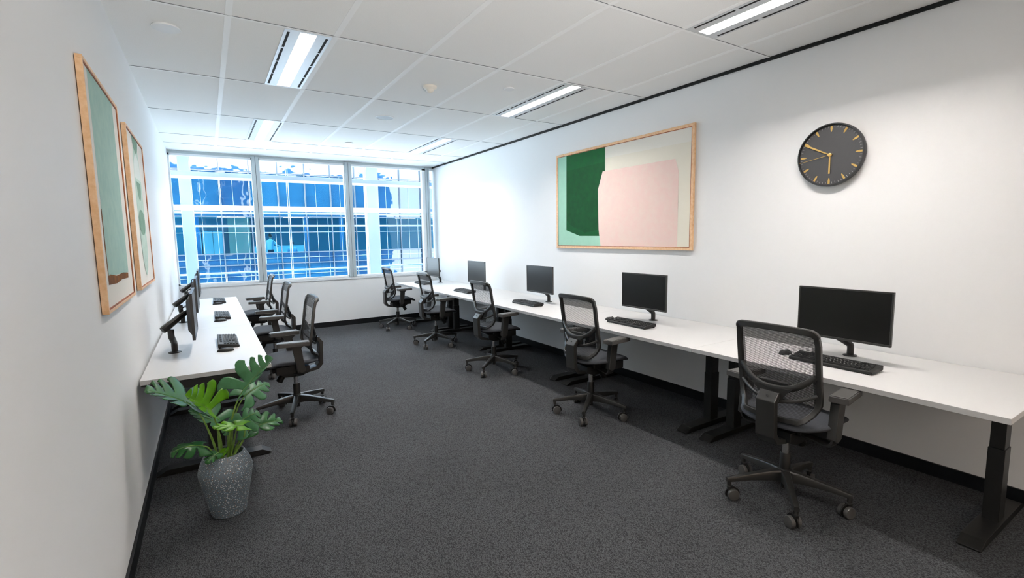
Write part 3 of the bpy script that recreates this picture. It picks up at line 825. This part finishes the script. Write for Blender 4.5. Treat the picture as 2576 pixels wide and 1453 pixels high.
lab = ['black monitor on an arm below the clock, nearest the viewer', 'black monitor on an arm, second from the viewer in the clock-wall row', 'black monitor on an arm, middle one of the clock-wall row, left of the wide painting',
       'black monitor on an arm, second from the window in the clock-wall row', 'black monitor on an arm in the window corner of the clock-wall row']
mo0 = make_monitor(lab[0], 'black monitors on desk arms'); mo0.location = (*MR[0], ZD)
for i in range(1, 5): dup(mo0, (*MR[i], ZD), 0, lab[i])
ML = [(0.143, -4.303), (0.14, -2.86), (0.14, -1.42)]
for (x, y), l in zip(ML, ['black monitor seen edge-on at the left-wall desks, nearest the potted plant', 'black monitor seen edge-on at the left-wall desks, middle of three', 'black monitor seen edge-on at the left-wall desks, nearest the window']):
    dup(mo0, (x, y, ZD), PI - 0.012, l)

# ------------------------------------------------------------------ keyboards: local +x towards the wall, +y = the typist's left
def make_keyboard(label, group):
    t = thing('keyboard', label, 'keyboard', (0, 0, 0), 0, group)
    hw, hd = 0.215, 0.066
    tilt = math.atan2(0.012, 2 * hd)
    def Z(x): return 0.017 + (x + hd) * math.tan(tilt)
    b = new()
    prism(b, [(-hd, 0.003), (hd, 0.010), (hd, Z(hd) + 0.004), (hd - 0.006, Z(hd) + 0.007), (-hd + 0.012, Z(-hd + .012) + 0.003), (-hd + 0.002, 0.018), (-hd, 0.013)], 1, -hw, hw)
    bo = obj('case', b, M_kcase, t, smooth=0, bevel=0.0015)
    b = new()
    for y in (-0.19, 0.19): bb(b, hd - 0.016, hd - 0.004, y - 0.014, y + 0.014, 0, 0.012)
    for y in (-0.2, 0.2): bb(b, -hd + 0.006, -hd + 0.014, y - 0.01, y + 0.01, 0, 0.005)
    obj('foot', b, M_dark, t, smooth=0)
    # key layout: rows from the typist's side
    U = 0.0179
    keys = []      # (x, y, wy, legend)
    ymain = -hw + 0.011
    rows = [(0, [(1.25, ''), (1.25, ''), (1.25, ''), (6.25, ''), (1.25, ''), (1.25, ''), (1.25, ''), (1.25, '')]),
            (1, [(2.25, '')] + [(1, c) for c in 'ZXCVBNM,./'] + [(2.75, '')]),
            (2, [(1.75, '')] + [(1, c) for c in "ASDFGHJKL;'"] + [(2.25, '')]),
            (3, [(1.5, '')] + [(1, c) for c in 'QWERTYUIOP[]'] + [(1.5, '\\')]),
            (4, [(1, c) for c in '`1234567890-='] + [(2, '')])]
    x0 = -hd + 0.0165
    span = 15 * U
    for r, ks in rows:
        y = 0.0
        for w, c in ks:
            # legends read from the typist's seat: left = +y, so the main block starts right of the number pad
            keys.append((x0 + r * U, 0.070 - (y + w / 2) * U, w * U, c)); y += w
    for g in range(13):
        off = 0 if g == 0 else (g + 1) + (g - 1) // 4 * 0.5
        keys.append((x0 + 5.25 * U, 0.070 - (off + 0.5) * U * 0.97, U, ''))
    pads = ['0.', '123', '456', '789', '*/-']
    for r in range(5):
        for c in range(4):
            s = (['0', '', '.', ''], ['1', '2', '3', ''], ['4', '5', '6', '+'], ['7', '8', '9', ''], ['', '/', '*', '-'])[r][c]
            keys.append((x0 + r * U, 0.2055 - (c + 0.5) * U, U, s))
    for r in (3, 4):
        for c in range(3): keys.append((x0 + r * U, 0.1285 - (c + 0.5) * U, U, ''))
    for c in range(3): keys.append((x0, 0.1285 - (c + 0.5) * U, U, ''))
    keys.append((x0 + U, 0.1285 - 1.5 * U, U, ''))
    for c in range(3): keys.append((x0 + 5.25 * U, 0.1285 - (c + 0.5) * U, U, ''))
    b = new()
    for x, y, wy, c in keys:
        z = Z(x) + 0.003
        B_ = [(x - 0.0083, y - wy / 2 + 0.001), (x + 0.0083, y - wy / 2 + 0.001), (x + 0.0083, y + wy / 2 - 0.001), (x - 0.0083, y + wy / 2 - 0.001)]
        T_ = [(x - 0.0058, y - wy / 2 + 0.003), (x + 0.0064, y - wy / 2 + 0.003), (x + 0.0064, y + wy / 2 - 0.003), (x - 0.0058, y + wy / 2 - 0.003)]
        A = [b.verts.new((u, v, Z(u) + 0.002)) for u, v in B_]; C = [b.verts.new((u, v, Z(u) + 0.010)) for u, v in T_]
        face(b, C)
        for i in range(4): face(b, [A[i], A[(i + 1) % 4], C[(i + 1) % 4], C[i]])
    ko = obj('keys', b, M_key, t, smooth=0)
    # lettering
    b = new()
    cache = {}
    for x, y, wy, c in keys:
        if not c: continue
        if c not in cache:
            cu = bpy.data.curves.new('glyph', 'FONT'); cu.body = c; cu.size = 0.0085; cu.align_x = 'CENTER'; cu.resolution_u = 1
            o = bpy.data.objects.new('glyph', cu); COL.objects.link(o)
            dg = bpy.context.evaluated_depsgraph_get()
            me = bpy.data.meshes.new_from_object(o.evaluated_get(dg))
            cache[c] = ([v.co.copy() for v in me.vertices], [list(p.vertices) for p in me.polygons])
            bpy.data.objects.remove(o); bpy.data.curves.remove(cu); bpy.data.meshes.remove(me)
        vs, fs = cache[c]
        nv = []
        for v in vs:      # text right = -y, text up = +x
            px, py = x - 0.0025 + v.y, y - v.x
            nv.append(b.verts.new((px, py, Z(px) + 0.0104)))
        for f in fs:
            try: face(b, [nv[i] for i in f])
            except ValueError: pass
    obj('lettering', b, M_legend, ko, smooth=0)
    return t
lab = ['black keyboard on the desk below the clock, nearest the viewer', 'black keyboard, second from the viewer in the clock-wall row', 'black keyboard, middle one of the clock-wall row', 'black keyboard, second from the window in the clock-wall row', 'black keyboard seen through the chair mesh, clock-wall desk nearest the window']
KB = [(3.342, -6.985), (3.342, -5.43), (3.342, -3.885), (3.34, -2.335), (3.34, -0.815)]
kb0 = make_keyboard(lab[0], 'black keyboards'); kb0.location = (*KB[0], ZD)
for i in range(1, 5): dup(kb0, (*KB[i], ZD), 0, lab[i])
KL = [(0.461, -4.16), (0.461, -2.70), (0.461, -1.275)]
for (x, y), l in zip(KL, ['black keyboard on the left-wall desk nearest the potted plant', 'black keyboard on the left-wall desks, middle of three', 'black keyboard on the left-wall desk nearest the window']):
    dup(kb0, (x, y, ZD), PI, l)

def make_mouse(label, group):
    t = thing('computer_mouse', label, 'mouse', (0, 0, 0), 0, group)
    b = new(); n = 24; rings = []
    for k in range(8):
        f = k / 7; h = 0.022 * math.sin(f * PI / 2); sc = math.cos(f * PI / 2) ** 0.55 if f < 1 else 0.02
        ring = []
        for j in range(n):
            a = 2 * PI * j / n
            x = 0.052 * sc * math.cos(a) - 0.006 * f; y = 0.030 * sc * math.sin(a) * (1 - 0.12 * math.cos(a))
            ring.append(b.verts.new((x, y, 0.0005 + h)))
        rings.append(ring)
    for A, B in zip(rings, rings[1:]):
        for j in range(n): face(b, [A[j], A[(j + 1) % n], B[(j + 1) % n], B[j]])
    face(b, rings[0][::-1]); face(b, rings[-1])
    obj('mouse_body', b, M_kcase, t, smooth=1.2)
    b = new(); cyl(b, (0.022, -0.003, 0.0195), (0.022, 0.003, 0.0195), 0.0055, seg=14); obj('scroll_wheel', b, M_dark, t)
    return t
lab = ['black mouse behind the nearest chair mesh, on the desk below the clock', 'black mouse beside the keyboard second from the viewer, clock-wall desks', 'black mouse beside the middle keyboard of the clock-wall desks', 'black mouse beside the keyboard second from the window, clock-wall desks', 'black mouse on the clock-wall desk nearest the window']
mu0 = make_mouse(lab[0], 'black computer mice'); mu0.location = (3.392, -6.69, ZD)
for i, y in enumerate((-5.135, -3.585, -2.04, -0.525)): dup(mu0, (3.392 - .003 * i, y, ZD), 0, lab[i + 1])
for (x, y), l in zip([(0.437, -4.468), (0.437, -3.0), (0.437, -1.56)], ['black mouse in front of the keyboard on the left-wall desk nearest the plant', 'black mouse on the left-wall desks, middle of three', 'black mouse on the left-wall desk nearest the window']):
    dup(mu0, (x, y, ZD), PI, l)

# ------------------------------------------------------------------ planter and plant
PX, PY = 0.381, -5.39
b = new()
lathe(b, [(0, 0.0), (0.076, 0.0), (0.083, 0.008), (0.100, 0.095), (0.122, 0.205), (0.128, 0.232), (0.1275, 0.248), (0.118, 0.282), (0.098, 0.325), (0.092, 0.334), (0.087, 0.335), (0.084, 0.330), (0.098, 0.30), (0.112, 0.25), (0.10, 0.17), (0.085, 0.08), (0, 0.08)], seg=64)
o = obj('planter', b, M_terr, smooth=0.5); o.location = (PX, PY, 0)
tag(o, 'grey speckled terrazzo planter on the carpet', 'planter')

t = thing('monstera_plant', 'green split-leaf monstera growing out of the speckled planter', 'plant', (PX, PY, 0.082))
OR = Vector((PX, PY, 0.082))
b = new(); lathe(b, [(0, 0.0), (0.06, 0.0), (0.074, 0.195), (0.078, 0.20), (0.074, 0.203), (0.070, 0.198), (0.068, 0.185), (0.06, 0.18)], seg=40); obj('nursery_pot', b, mat('nursery_pot', '#d9dde0', 0.5), t)
b = new(); lathe(b, [(0, 0.176), (0.03, 0.180), (0.0655, 0.172), (0.06, 0.15), (0, 0.15)], seg=32); obj('soil', b, mat('potting_soil', '#2a1b13', 0.95, bump=(120, 1.0, 0.02), var=(90, '#4a3526', 0.4, 0.6)), t)

def leaf(B, T, Sp, Sm, m, nl=4, gap=0.3, droop=0.02, sag=0.03, stem_from=None, bend=None):
    B, T, Sp, Sm = [Vector(q) - OR for q in (B, T, Sp, Sm)]
    ax = T - B; L = ax.length; au = ax.normalized()
    nrm = (Sp - B).cross(ax)
    if nrm.length < 1e-6: nrm = Vector((0, 0, 1))
    nrm.normalize()
    if nrm.z < 0: nrm = -nrm
    mid = (B + T) / 2 + Vector((0, 0, sag))
    def Mid(s):
        s2 = min(max(s, 0), 1)
        return B * (1 - s2) ** 2 + mid * 2 * s2 * (1 - s2) + T * s2 * s2
    def w(s):       # half width along the midrib, broad heart
        s = min(max(s, 0), 1)
        return (1 - s ** 2.3) ** 0.75 * (0.80 + 0.20 * math.sin(PI * min(1, s / 0.5)))
    bm = new()
    for side, Sd in ((0, Sp), (1, Sm)):
        lat = Sd - Mid(0.35)
        lat = lat - au * (lat.dot(au) * 0.75)
        NR, NC = 12, 7
        cuts = [0.0] + [(k + 0.15 * math.sin(5.1 * k + side * 2 + nl)) / nl for k in range(1, nl)] + [1.0]
        for li in range(nl):
            s0, s1 = cuts[li], cuts[li + 1]
            deep = 0.22 + 0.11 * ((li * 7 + side * 3) % 3)          # where the slit starts
            grid = []
            for r in range(NR + 1):
                rho = r / NR
                open_ = max(0.0, (rho - deep) / (1 - deep))
                g = 1.3 * gap * (0.3 + 0.7 * open_) if open_ > 0 else 0.0
                row = []
                for c in range(NC + 1):
                    f = c / NC
                    lo = g / 2 if li > 0 else 0.0
                    hi = 1 - g / 2 if li < nl - 1 else 1.0
                    s = s0 + (s1 - s0) * (lo + (hi - lo) * f)
                    edge = 1 - 0.16 * open_ ** 3 * abs(2 * f - 1) ** 3
                    ww = w(s)
                    back = -0.34 * rho ** 1.3 * max(0, 1 - s / 0.3)             # basal lobes reach behind the stalk
                    fwd = 0.30 * rho ** 1.6 * min(1, s / 0.45) * ww
                    q = Mid(s) + lat * (ww * rho * edge) + ax * (back + fwd)
                    q = q - nrm * (droop * rho * rho) + nrm * (0.004 * math.cos((2 * f - 1) * PI / 2) * rho)
                    row.append(bm.verts.new(q))
                grid.append(row)
            for r in range(NR):
                for c in range(NC):
                    face(bm, [grid[r][c], grid[r][c + 1], grid[r + 1][c + 1], grid[r + 1][c]])
    bmesh.ops.remove_doubles(bm, verts=bm.verts, dist=0.0006)
    lf = obj('leaf', bm, m, t, smooth=1.2, solid=0.001)
    b2 = new()
    tube(b2, [Mid(k / 10 * 0.96) + nrm * 0.0012 for k in range(11)], [0.0022 * (1 - 0.75 * k / 10) for k in range(11)], 6)
    obj('midrib', b2, M_stem, lf)
    if stem_from:
        S = Vector(stem_from) - OR
        bn = Vector(bend) if bend else Vector((0, 0, 0))
        mid2 = S.lerp(B, 0.5) + bn
        pts = spline([S, S.lerp(mid2, 0.5) + Vector((0, 0, 0.012)), mid2, mid2.lerp(B, 0.55) + bn * 0.3, B], 4)
        n = len(pts)
        b3 = new(); tube(b3, pts, [0.0075 - 0.0048 * k / (n - 1) for k in range(n)], 10); obj('stem', b3, M_stem, t)
leaf((0.274, -5.42, 0.608), (0.085, -5.45, 0.74), (0.172, -5.22, 0.76), (0.208, -5.55, 0.686), M_leafd, 5, 0.31, 0.015, 0.02, stem_from=(0.358, -5.40, 0.265), bend=(0.01, 0, 0.01))
leaf((0.338, -5.46, 0.592), (0.238, -5.5, 0.702), (0.395, -5.36, 0.695), (0.292, -5.56, 0.636), M_leafl, 5, 0.25, 0.0, 0.0, stem_from=(0.372, -5.40, 0.265), bend=(0.012, 0, 0.0))
leaf((0.489, -5.4, 0.653), (0.647, -5.33, 0.790), (0.464, -5.3, 0.79), (0.545, -5.47, 0.708), M_leafp, 5, 0.34, 0.0, 0.0, stem_from=(0.392, -5.39, 0.265), bend=(-0.018, 0, 0.03))
leaf((0.496, -5.3, 0.591), (0.632, -5.2, 0.618), (0.499, -5.22, 0.655), (0.546, -5.36, 0.552), M_leafp, 4, 0.31, 0.02, 0.02, stem_from=(0.405, -5.37, 0.265), bend=(-0.02, 0, 0.03))
leaf((0.357, -5.3, 0.464), (0.236, -5.25, 0.55), (0.385, -5.18, 0.545), (0.296, -5.38, 0.506), M_leafp, 5, 0.31, 0.0, 0.0, stem_from=(0.362, -5.37, 0.265))
leaf((0.449, -5.44, 0.487), (0.555, -5.42, 0.524), (0.482, -5.36, 0.553), (0.512, -5.52, 0.448), M_leafp, 4, 0.28, 0.015, 0.02, stem_from=(0.40, -5.40, 0.265))
leaf((0.471, -5.55, 0.512), (0.341, -5.56, 0.538), (0.407, -5.5, 0.543), (0.389, -5.6, 0.520), M_leafl, 4, 0.22, 0.008, 0.0, stem_from=(0.398, -5.43, 0.265), bend=(0.03, 0, 0.02))
leaf((0.504, -5.4, 0.428), (0.674, -5.35, 0.425), (0.594, -5.3, 0.505), (0.574, -5.47, 0.430), M_leafd, 4, 0.31, 0.02, 0.03, stem_from=(0.415, -5.40, 0.265), bend=(-0.018, 0, 0.015))
leaf((0.29, -5.45, 0.411), (0.163, -5.5, 0.427), (0.239, -5.38, 0.446), (0.211, -5.56, 0.417), M_leafd, 4, 0.28, 0.025, 0.03, stem_from=(0.345, -5.41, 0.265), bend=(0.01, 0, 0.025))
leaf((0.352, -5.47, 0.366), (0.305, -5.535, 0.352), (0.288, -5.492, 0.376), (0.332, -5.548, 0.348), M_leafd, 3, 0.31, 0.01, 0.012, stem_from=(0.372, -5.42, 0.265), bend=(0.0, 0.012, 0.02))
leaf((0.362, -5.44, 0.345), (0.402, -5.46, 0.376), (0.374, -5.43, 0.366), (0.389, -5.48, 0.352), M_leafl, 2, 0.12, 0.0, 0.0, stem_from=(0.37, -5.415, 0.265))
leaf((0.406, -5.34, 0.447), (0.393, -5.36, 0.408), (0.376, -5.33, 0.429), (0.424, -5.37, 0.433), M_leafp, 2, 0.19, 0.0, 0.0, stem_from=(0.395, -5.36, 0.265))

# ------------------------------------------------------------------ outside: sunshades and columns of this building
b = new(); bb(b, -30, 40, -2, 45, -5.2, -5.0); struct('ground', b, mat('paving', '#d8e2ea', 0.9), smooth=0)
b = new(); bb(b, -9, 15, 0.14, 0.34, 2.86, 6.9); bb(b, -9, 15, 0.14, 0.34, -7, 0.6); bb(b, -9, -0.15, 0.14, 0.34, 0.6, 2.86); bb(b, W + 0.12, 15, 0.14, 0.34, 0.6, 2.86)
struct('wall_outside', b, M_ext, smooth=0)
def ext(name, label, cat, parts, m, grp=None):
    b = new()
    for q in parts: bb(b, *q)
    return tag(obj(name, b, m, smooth=0, bevel=0.004), label, cat, grp)
for x0, x1, l in ((0.085, 0.228, 'white steel column outside the left window'), (2.985, 3.20, 'white steel column outside the right window')):
    ext('steel_column', l, 'column', [(x0, x1, 0.95, 1.12, -7, 6.5), (x0 - 0.012, x0 - 0.002, 0.97, 1.10, -7, 6.5), (x1 + 0.002, x1 + 0.012, 0.97, 1.10, -7, 6.5)], M_white, 'white columns outside')
for zc, hh, l in ((2.435, 0.045, 'wide pale louvre beam across the windows, the upper of two'), (1.948, 0.036, 'wide pale louvre beam across the windows, the lower of two')):
    b = new(); prism(b, [(0.45, zc + hh), (0.75, zc + hh + 0.005), (0.75, zc - hh * .4), (0.62, zc - hh), (0.45, zc - hh * .5)], 0, -0.4, 5.2)
    tag(obj('sunshade_beam', b, M_white, smooth=0, bevel=0.004), l, 'sunshade', 'white sunshades outside')
for z, l in ((1.908, 'slim white rail outside the windows, highest of three'), (1.69, 'slim white rail outside the windows, middle of three'), (0.90, 'slim white rail outside the windows, lowest of three')):
    ext('sunshade_rail', l, 'sunshade', [(-0.4, 5.2, 1.14, 1.20, z - 0.014, z + 0.014)], M_white, 'white rails outside')

for x in (1.652, 1.676):
    b = new(); cyl(b, (x, 1.24, -5), (x - 0.0, 1.24, 6.4), 0.006, seg=8)
    tag(obj('hanger_rod', b, M_white), 'thin white vertical steel rod of a pair outside the middle window', 'rod', 'white rods outside')

# ------------------------------------------------------------------ outside: glass office building opposite
YF = 18.0
t = thing('office_building', 'blue glass office building across the street', 'building', (4, YF, -7))
BO = Vector((4, YF, -7))
def part(name, m, boxes, parent=None, **k):
    b = new()
    for q in boxes:
        x0, x1, y0, y1, z0, z1 = q
        bb(b, x0 - BO.x, x1 - BO.x, y0 - BO.y, y1 - BO.y, z0 - BO.z, z1 - BO.z)
    return obj(name, b, m, parent or t, smooth=0, **k)
X0, MOD = 1.046, 1.222
cols = [X0 + MOD * k for k in range(-4, 13)]
rws = [-5, -2.9, -0.85, 0.277, 0.817, 2.56, 4.65, 9.5]
for x in cols: part('mullion', M_mull, [(x - 0.022, x + 0.022, YF - 0.10, YF + 0.05, -5, 9.5)])
for z in rws[1:-1]: part('transom', M_mull, [(cols[0], cols[-1], YF - 0.07, YF + 0.05, z - 0.022, z + 0.022)])
for r in range(len(rws) - 1):
    for c in range(len(cols) - 1):
        mm = M_blue2 if r == 6 else (M_teal if r == 4 else random.choice((M_blue, M_blueb, M_bluec)))
        part('glass_pane', mm, [(cols[c] + 0.03, cols[c + 1] - 0.03, YF, YF + 0.02, rws[r] + 0.03, rws[r + 1] - 0.03)])
M_bar = mat('reflection_bar', '#62768a', 0.4)  # thin bars stand in for lines reflected in the panes
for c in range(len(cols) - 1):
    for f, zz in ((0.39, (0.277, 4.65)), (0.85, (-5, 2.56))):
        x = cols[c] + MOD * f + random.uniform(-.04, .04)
        part('reflection_bar', M_bar, [(x - 0.008, x + 0.008, YF - 0.02, YF + 0.001, zz[0], zz[1])])
for z in (1.81, 0.56, -0.257): part('reflection_bar', M_bar, [(cols[0], cols[-1], YF - 0.025, YF + 0.001, z - 0.009, z + 0.009)])
# rooms behind the clear storey
xa, xb = cols[0], cols[-1]
part('office_floor', mat('office_floor', '#3c5a70', 0.8), [(xa, xb, YF + 0.1, YF + 5, -0.1, -0.001)])
part('office_ceiling', mat('office_ceiling', '#8fb0b8', 0.8), [(xa, xb, YF + 0.1, YF + 5, 2.62, 2.7)])
part('office_wall', mat('office_wall', '#4a7d90', 0.8), [(xa, xb, YF + 4.0, YF + 4.1, 0, 2.62)])
M_bei = mat('office_beige', '#b9b6a8', 0.8)
part('beige_partition', M_bei, [(1.66, 2.43, YF + 3.8, YF + 3.95, 0, 2.62), (1.4, 1.66, YF + 3.85, YF + 3.97, 0, 2.62)])
M_ld = mat('locker_door', '#a9cfd8', 0.5)
for q in ((-0.3, 0.15), (0.2, 0.66), (0.68, 1.1)):
    part('locker', M_ld, [(q[0], q[1], YF + 3.7, YF + 3.98, 0, 1.95)])
for x in (-0.03, 4.80, 6.57):
    b = new(); cyl(b, (x + 0.05 - BO.x, 1.0, -7 - BO.z), (x + 0.05 - BO.x, 1.0, 4.6 - BO.z), 0.11, seg=20); obj('column', b, M_palecol, t)
M_lamp2 = mat('added_office_lamp', '#ffffff', 0.5, emit='#eaf6ff', estr=60.0)
for x in (-1.5, 1.5, 4.5, 7.5, 10.5): part('added_strip_light', M_lamp2, [(x - 0.6, x + 0.6, YF + 1.6, YF + 1.75, 2.6, 2.615)])  # lights added to brighten the rooms behind the clear glass

b = new(); bb(b, 2.5, 5.0, YF + 2.5, YF + 3.1, 0.70, 0.74)
for x in (2.55, 4.95): bb(b, x - 0.03, x + 0.03, YF + 2.55, YF + 3.05, 0.0, 0.70)
bb(b, 2.5, 5.0, YF + 3.1, YF + 3.14, 0.45, 1.12)
tag(obj('office_bench', b, M_ld, smooth=0), 'pale work bench with a low screen, behind the glass opposite', 'desk')

def person(name, label, verts, edges, mats_by, loc, rz):
    """continuous body grown from a skeleton with the Skin modifier; mats_by: (material, z_low, z_high)"""
    me = bpy.data.meshes.new(name)
    me.from_pydata([v[0] for v in verts], edges, [])
    o = bpy.data.objects.new(name, me); COL.objects.link(o)
    s = o.modifiers.new('skin', 'SKIN')
    for i, v in enumerate(verts):
        me.skin_vertices[0].data[i].radius = v[1] if isinstance(v[1], tuple) else (v[1], v[1])
    me.skin_vertices[0].data[0].use_root = True
    sub = o.modifiers.new('sub', 'SUBSURF'); sub.levels = 2; sub.render_levels = 2
    o.location = loc; o.rotation_euler = (0, 0, rz)
    me.materials.append(mats_by)
    return tag(o, label, 'person')
def body_mat(name, skin, shirt, trousers, z_neck, z_waist, hand_x):
    m = mat(name, skin, 0.7, spec=0.2)
    nt = m.node_tree; bs = nt.nodes['Principled BSDF']
    tc = nt.nodes.new('ShaderNodeTexCoord'); sp = nt.nodes.new('ShaderNodeSeparateXYZ'); nt.links.new(tc.outputs['Object'], sp.inputs['Vector'])
    def step(th, a, b):
        g = nt.nodes.new('ShaderNodeMath'); g.operation = 'GREATER_THAN'; g.inputs[1].default_value = th
        nt.links.new(sp.outputs['Z'], g.inputs[0])
        mx = nt.nodes.new('ShaderNodeMix'); mx.data_type = 'RGBA'; nt.links.new(g.outputs[0], mx.inputs['Factor'])
        for k, v in (('A', a), ('B', b)):
            if isinstance(v, str): mx.inputs[k].default_value = rgb(v)
            else: nt.links.new(v, mx.inputs[k])
        return mx.outputs['Result']
    lo = step(z_waist, trousers, shirt)
    nt.links.new(step(z_neck, lo, skin), bs.inputs['Base Color'])
    return m
SK = '#c49a80'
# seated, seen from behind, facing +y
V = [((0, 0, 0.50), (0.15, 0.11)), ((0, 0.01, 0.72), (0.14, 0.10)), ((0, 0.0, 0.92), (0.16, 0.10)), ((0, 0.0, 1.04), (0.08, 0.07)), ((0, 0.01, 1.11), 0.052), ((0, 0.03, 1.18), (0.07, 0.085)), ((0, 0.03, 1.26), (0.07, 0.085)),
     ((-0.17, 0, 0.98), 0.058), ((-0.23, 0.05, 0.78), 0.048), ((-0.18, 0.28, 0.74), 0.036), ((-0.16, 0.36, 0.75), 0.028),
     ((0.17, 0, 0.98), 0.058), ((0.23, 0.05, 0.78), 0.048), ((0.18, 0.28, 0.74), 0.036), ((0.16, 0.36, 0.75), 0.028),
     ((-0.10, 0.08, 0.48), 0.085), ((-0.12, 0.44, 0.50), 0.065), ((-0.12, 0.46, 0.09), 0.045), ((-0.12, 0.56, 0.045), 0.038),
     ((0.10, 0.08, 0.48), 0.085), ((0.12, 0.44, 0.50), 0.065), ((0.12, 0.46, 0.09), 0.045), ((0.12, 0.56, 0.045), 0.038)]
Ed = [(0, 1), (1, 2), (2, 3), (3, 4), (4, 5), (5, 6), (2, 7), (7, 8), (8, 9), (9, 10), (2, 11), (11, 12), (12, 13), (13, 14), (0, 15), (15, 16), (16, 17), (17, 18), (0, 19), (19, 20), (20, 21), (21, 22)]
M_hair = mat('hair_dark', '#1b1614', 0.6)
def hair(p, c, r):
    b = new()
    bmesh.ops.create_uvsphere(b, u_segments=20, v_segments=12, radius=1.0)
    for v in b.verts:
        v.co = Vector((v.co.x * r[0], v.co.y * r[1], v.co.z * r[2]))
    bmesh.ops.delete(b, geom=[v for v in b.verts if v.co.z < -0.055 or (v.co.y > r[1] * 0.45 and v.co.z < 0.05)], context='VERTS')
    for v in b.verts: v.co += Vector(c)
    return obj('hair', b, M_hair, p, smooth=1.5, solid=0.006)
pa = person('person', 'seated person in a pale blue shirt seen from behind through the glass opposite', V, Ed, body_mat('person_seated', SK, '#b9d2ee', '#26344a', 1.07, 0.55, 0), (4.25, YF + 2.0, 0.0), 0)
hair(pa, (0, 0.02, 1.25), (0.092, 0.108, 0.115))
b = new(); lathe(b, [(0, 0.0), (0.26, 0.0), (0.26, 0.03), (0.03, 0.05), (0.03, 0.33), (0, 0.33)], seg=20); bb(b, -0.22, 0.22, -0.2, 0.22, 0.33, 0.375)
o = obj('office_stool', b, M_dark, smooth=0.6); o.location = (4.25, YF + 2.02, 0); tag(o, 'dark swivel stool under the seated person opposite', 'stool')
V2 = [((0, 0, 0.92), (0.15, 0.10)), ((0, 0, 1.15), (0.14, 0.09)), ((0, 0, 1.34), (0.17, 0.10)), ((0, 0, 1.46), (0.07, 0.065)), ((0, 0.01, 1.52), 0.05), ((0, 0.03, 1.59), (0.068, 0.082)), ((0, 0.03, 1.67), (0.068, 0.082)),
      ((-0.18, 0, 1.40), 0.056), ((-0.25, 0.02, 1.14), 0.045), ((-0.22, 0.14, 0.93), 0.034), ((-0.2, 0.2, 0.87), 0.028),
      ((0.18, 0, 1.40), 0.056), ((0.27, 0.10, 1.18), 0.045), ((0.20, 0.34, 1.12), 0.034), ((0.18, 0.42, 1.13), 0.028),
      ((-0.09, 0, 0.84), 0.085), ((-0.10, 0.02, 0.48), 0.06), ((-0.10, 0, 0.08), 0.042), ((-0.10, 0.10, 0.04), 0.036),
      ((0.09, 0, 0.84), 0.085), ((0.10, 0.02, 0.48), 0.06), ((0.10, 0, 0.08), 0.042), ((0.10, 0.10, 0.04), 0.036)]
pb = person('person', 'standing person in a white shirt behind the glass opposite, left of the seated one', V2, Ed, body_mat('person_standing', SK, '#e9f0f4', '#3b4450', 1.49, 0.95, 0), (3.15, YF + 1.5, 0.0), -0.8)
hair(pb, (0, 0.02, 1.66), (0.09, 0.105, 0.11))

# ------------------------------------------------------------------ daylight
wd = bpy.data.worlds.new('overcast_sky'); SC.world = wd; wd.use_nodes = True
nt = wd.node_tree; bg = nt.nodes['Background']
bg.inputs['Color'].default_value = (0.84, 0.93, 1.0, 1)
bg.inputs['Strength'].default_value = 5.1
pl = bpy.data.lights.new('window_portal', 'AREA'); pl.shape = 'RECTANGLE'; pl.size = W; pl.size_y = 1.9
pl.cycles.is_portal = True
po = bpy.data.objects.new('window_portal', pl); COL.objects.link(po)
po.location = (W / 2, 0.13, 1.75); po.rotation_euler = (math.radians(-90), 0, 0)

su = bpy.data.lights.new('sun', 'SUN'); su.energy = 18.0; su.angle = math.radians(3); su.color = (1.0, 0.99, 0.97)
so = bpy.data.objects.new('sun', su); COL.objects.link(so); so.rotation_euler = (math.radians(20), 0, 0)

# ------------------------------------------------------------------ camera and view
cd = bpy.data.cameras.new('camera'); co = bpy.data.objects.new('camera', cd); COL.objects.link(co)
cd.sensor_fit = 'HORIZONTAL'; cd.sensor_width = 36.0
cd.lens = 1212.568 / 2576 * 36.0
cd.clip_start = 0.05; cd.clip_end = 200
yaw, pitch, roll = 0.560668, -0.109204, -0.015699
right = Vector((0.845885, -0.533138, -0.015603)); up = Vector((0.07124, 0.083943, 0.993921)); fw = Vector((0.528587, 0.841854, -0.108987))
R = Matrix((right, up, -fw)).transposed().to_4x4()
co.matrix_world = Matrix.Translation((0.381, -8.281, 1.446)) @ R
SC.camera = co
SC.view_settings.view_transform = 'Standard'
SC.view_settings.look = 'None'
SC.view_settings.gamma = 1.0
SC.view_settings.use_curve_mapping = False
SC.view_settings.exposure = 0.82
SC.cycles.use_denoising = True
SC.cycles.max_bounces = 10
SC.cycles.diffuse_bounces = 6
SC.cycles.transparent_max_bounces = 16
SC.cycles.sample_clamp_indirect = 6.0
SC.cycles.caustics_reflective = False
SC.cycles.caustics_refractive = False
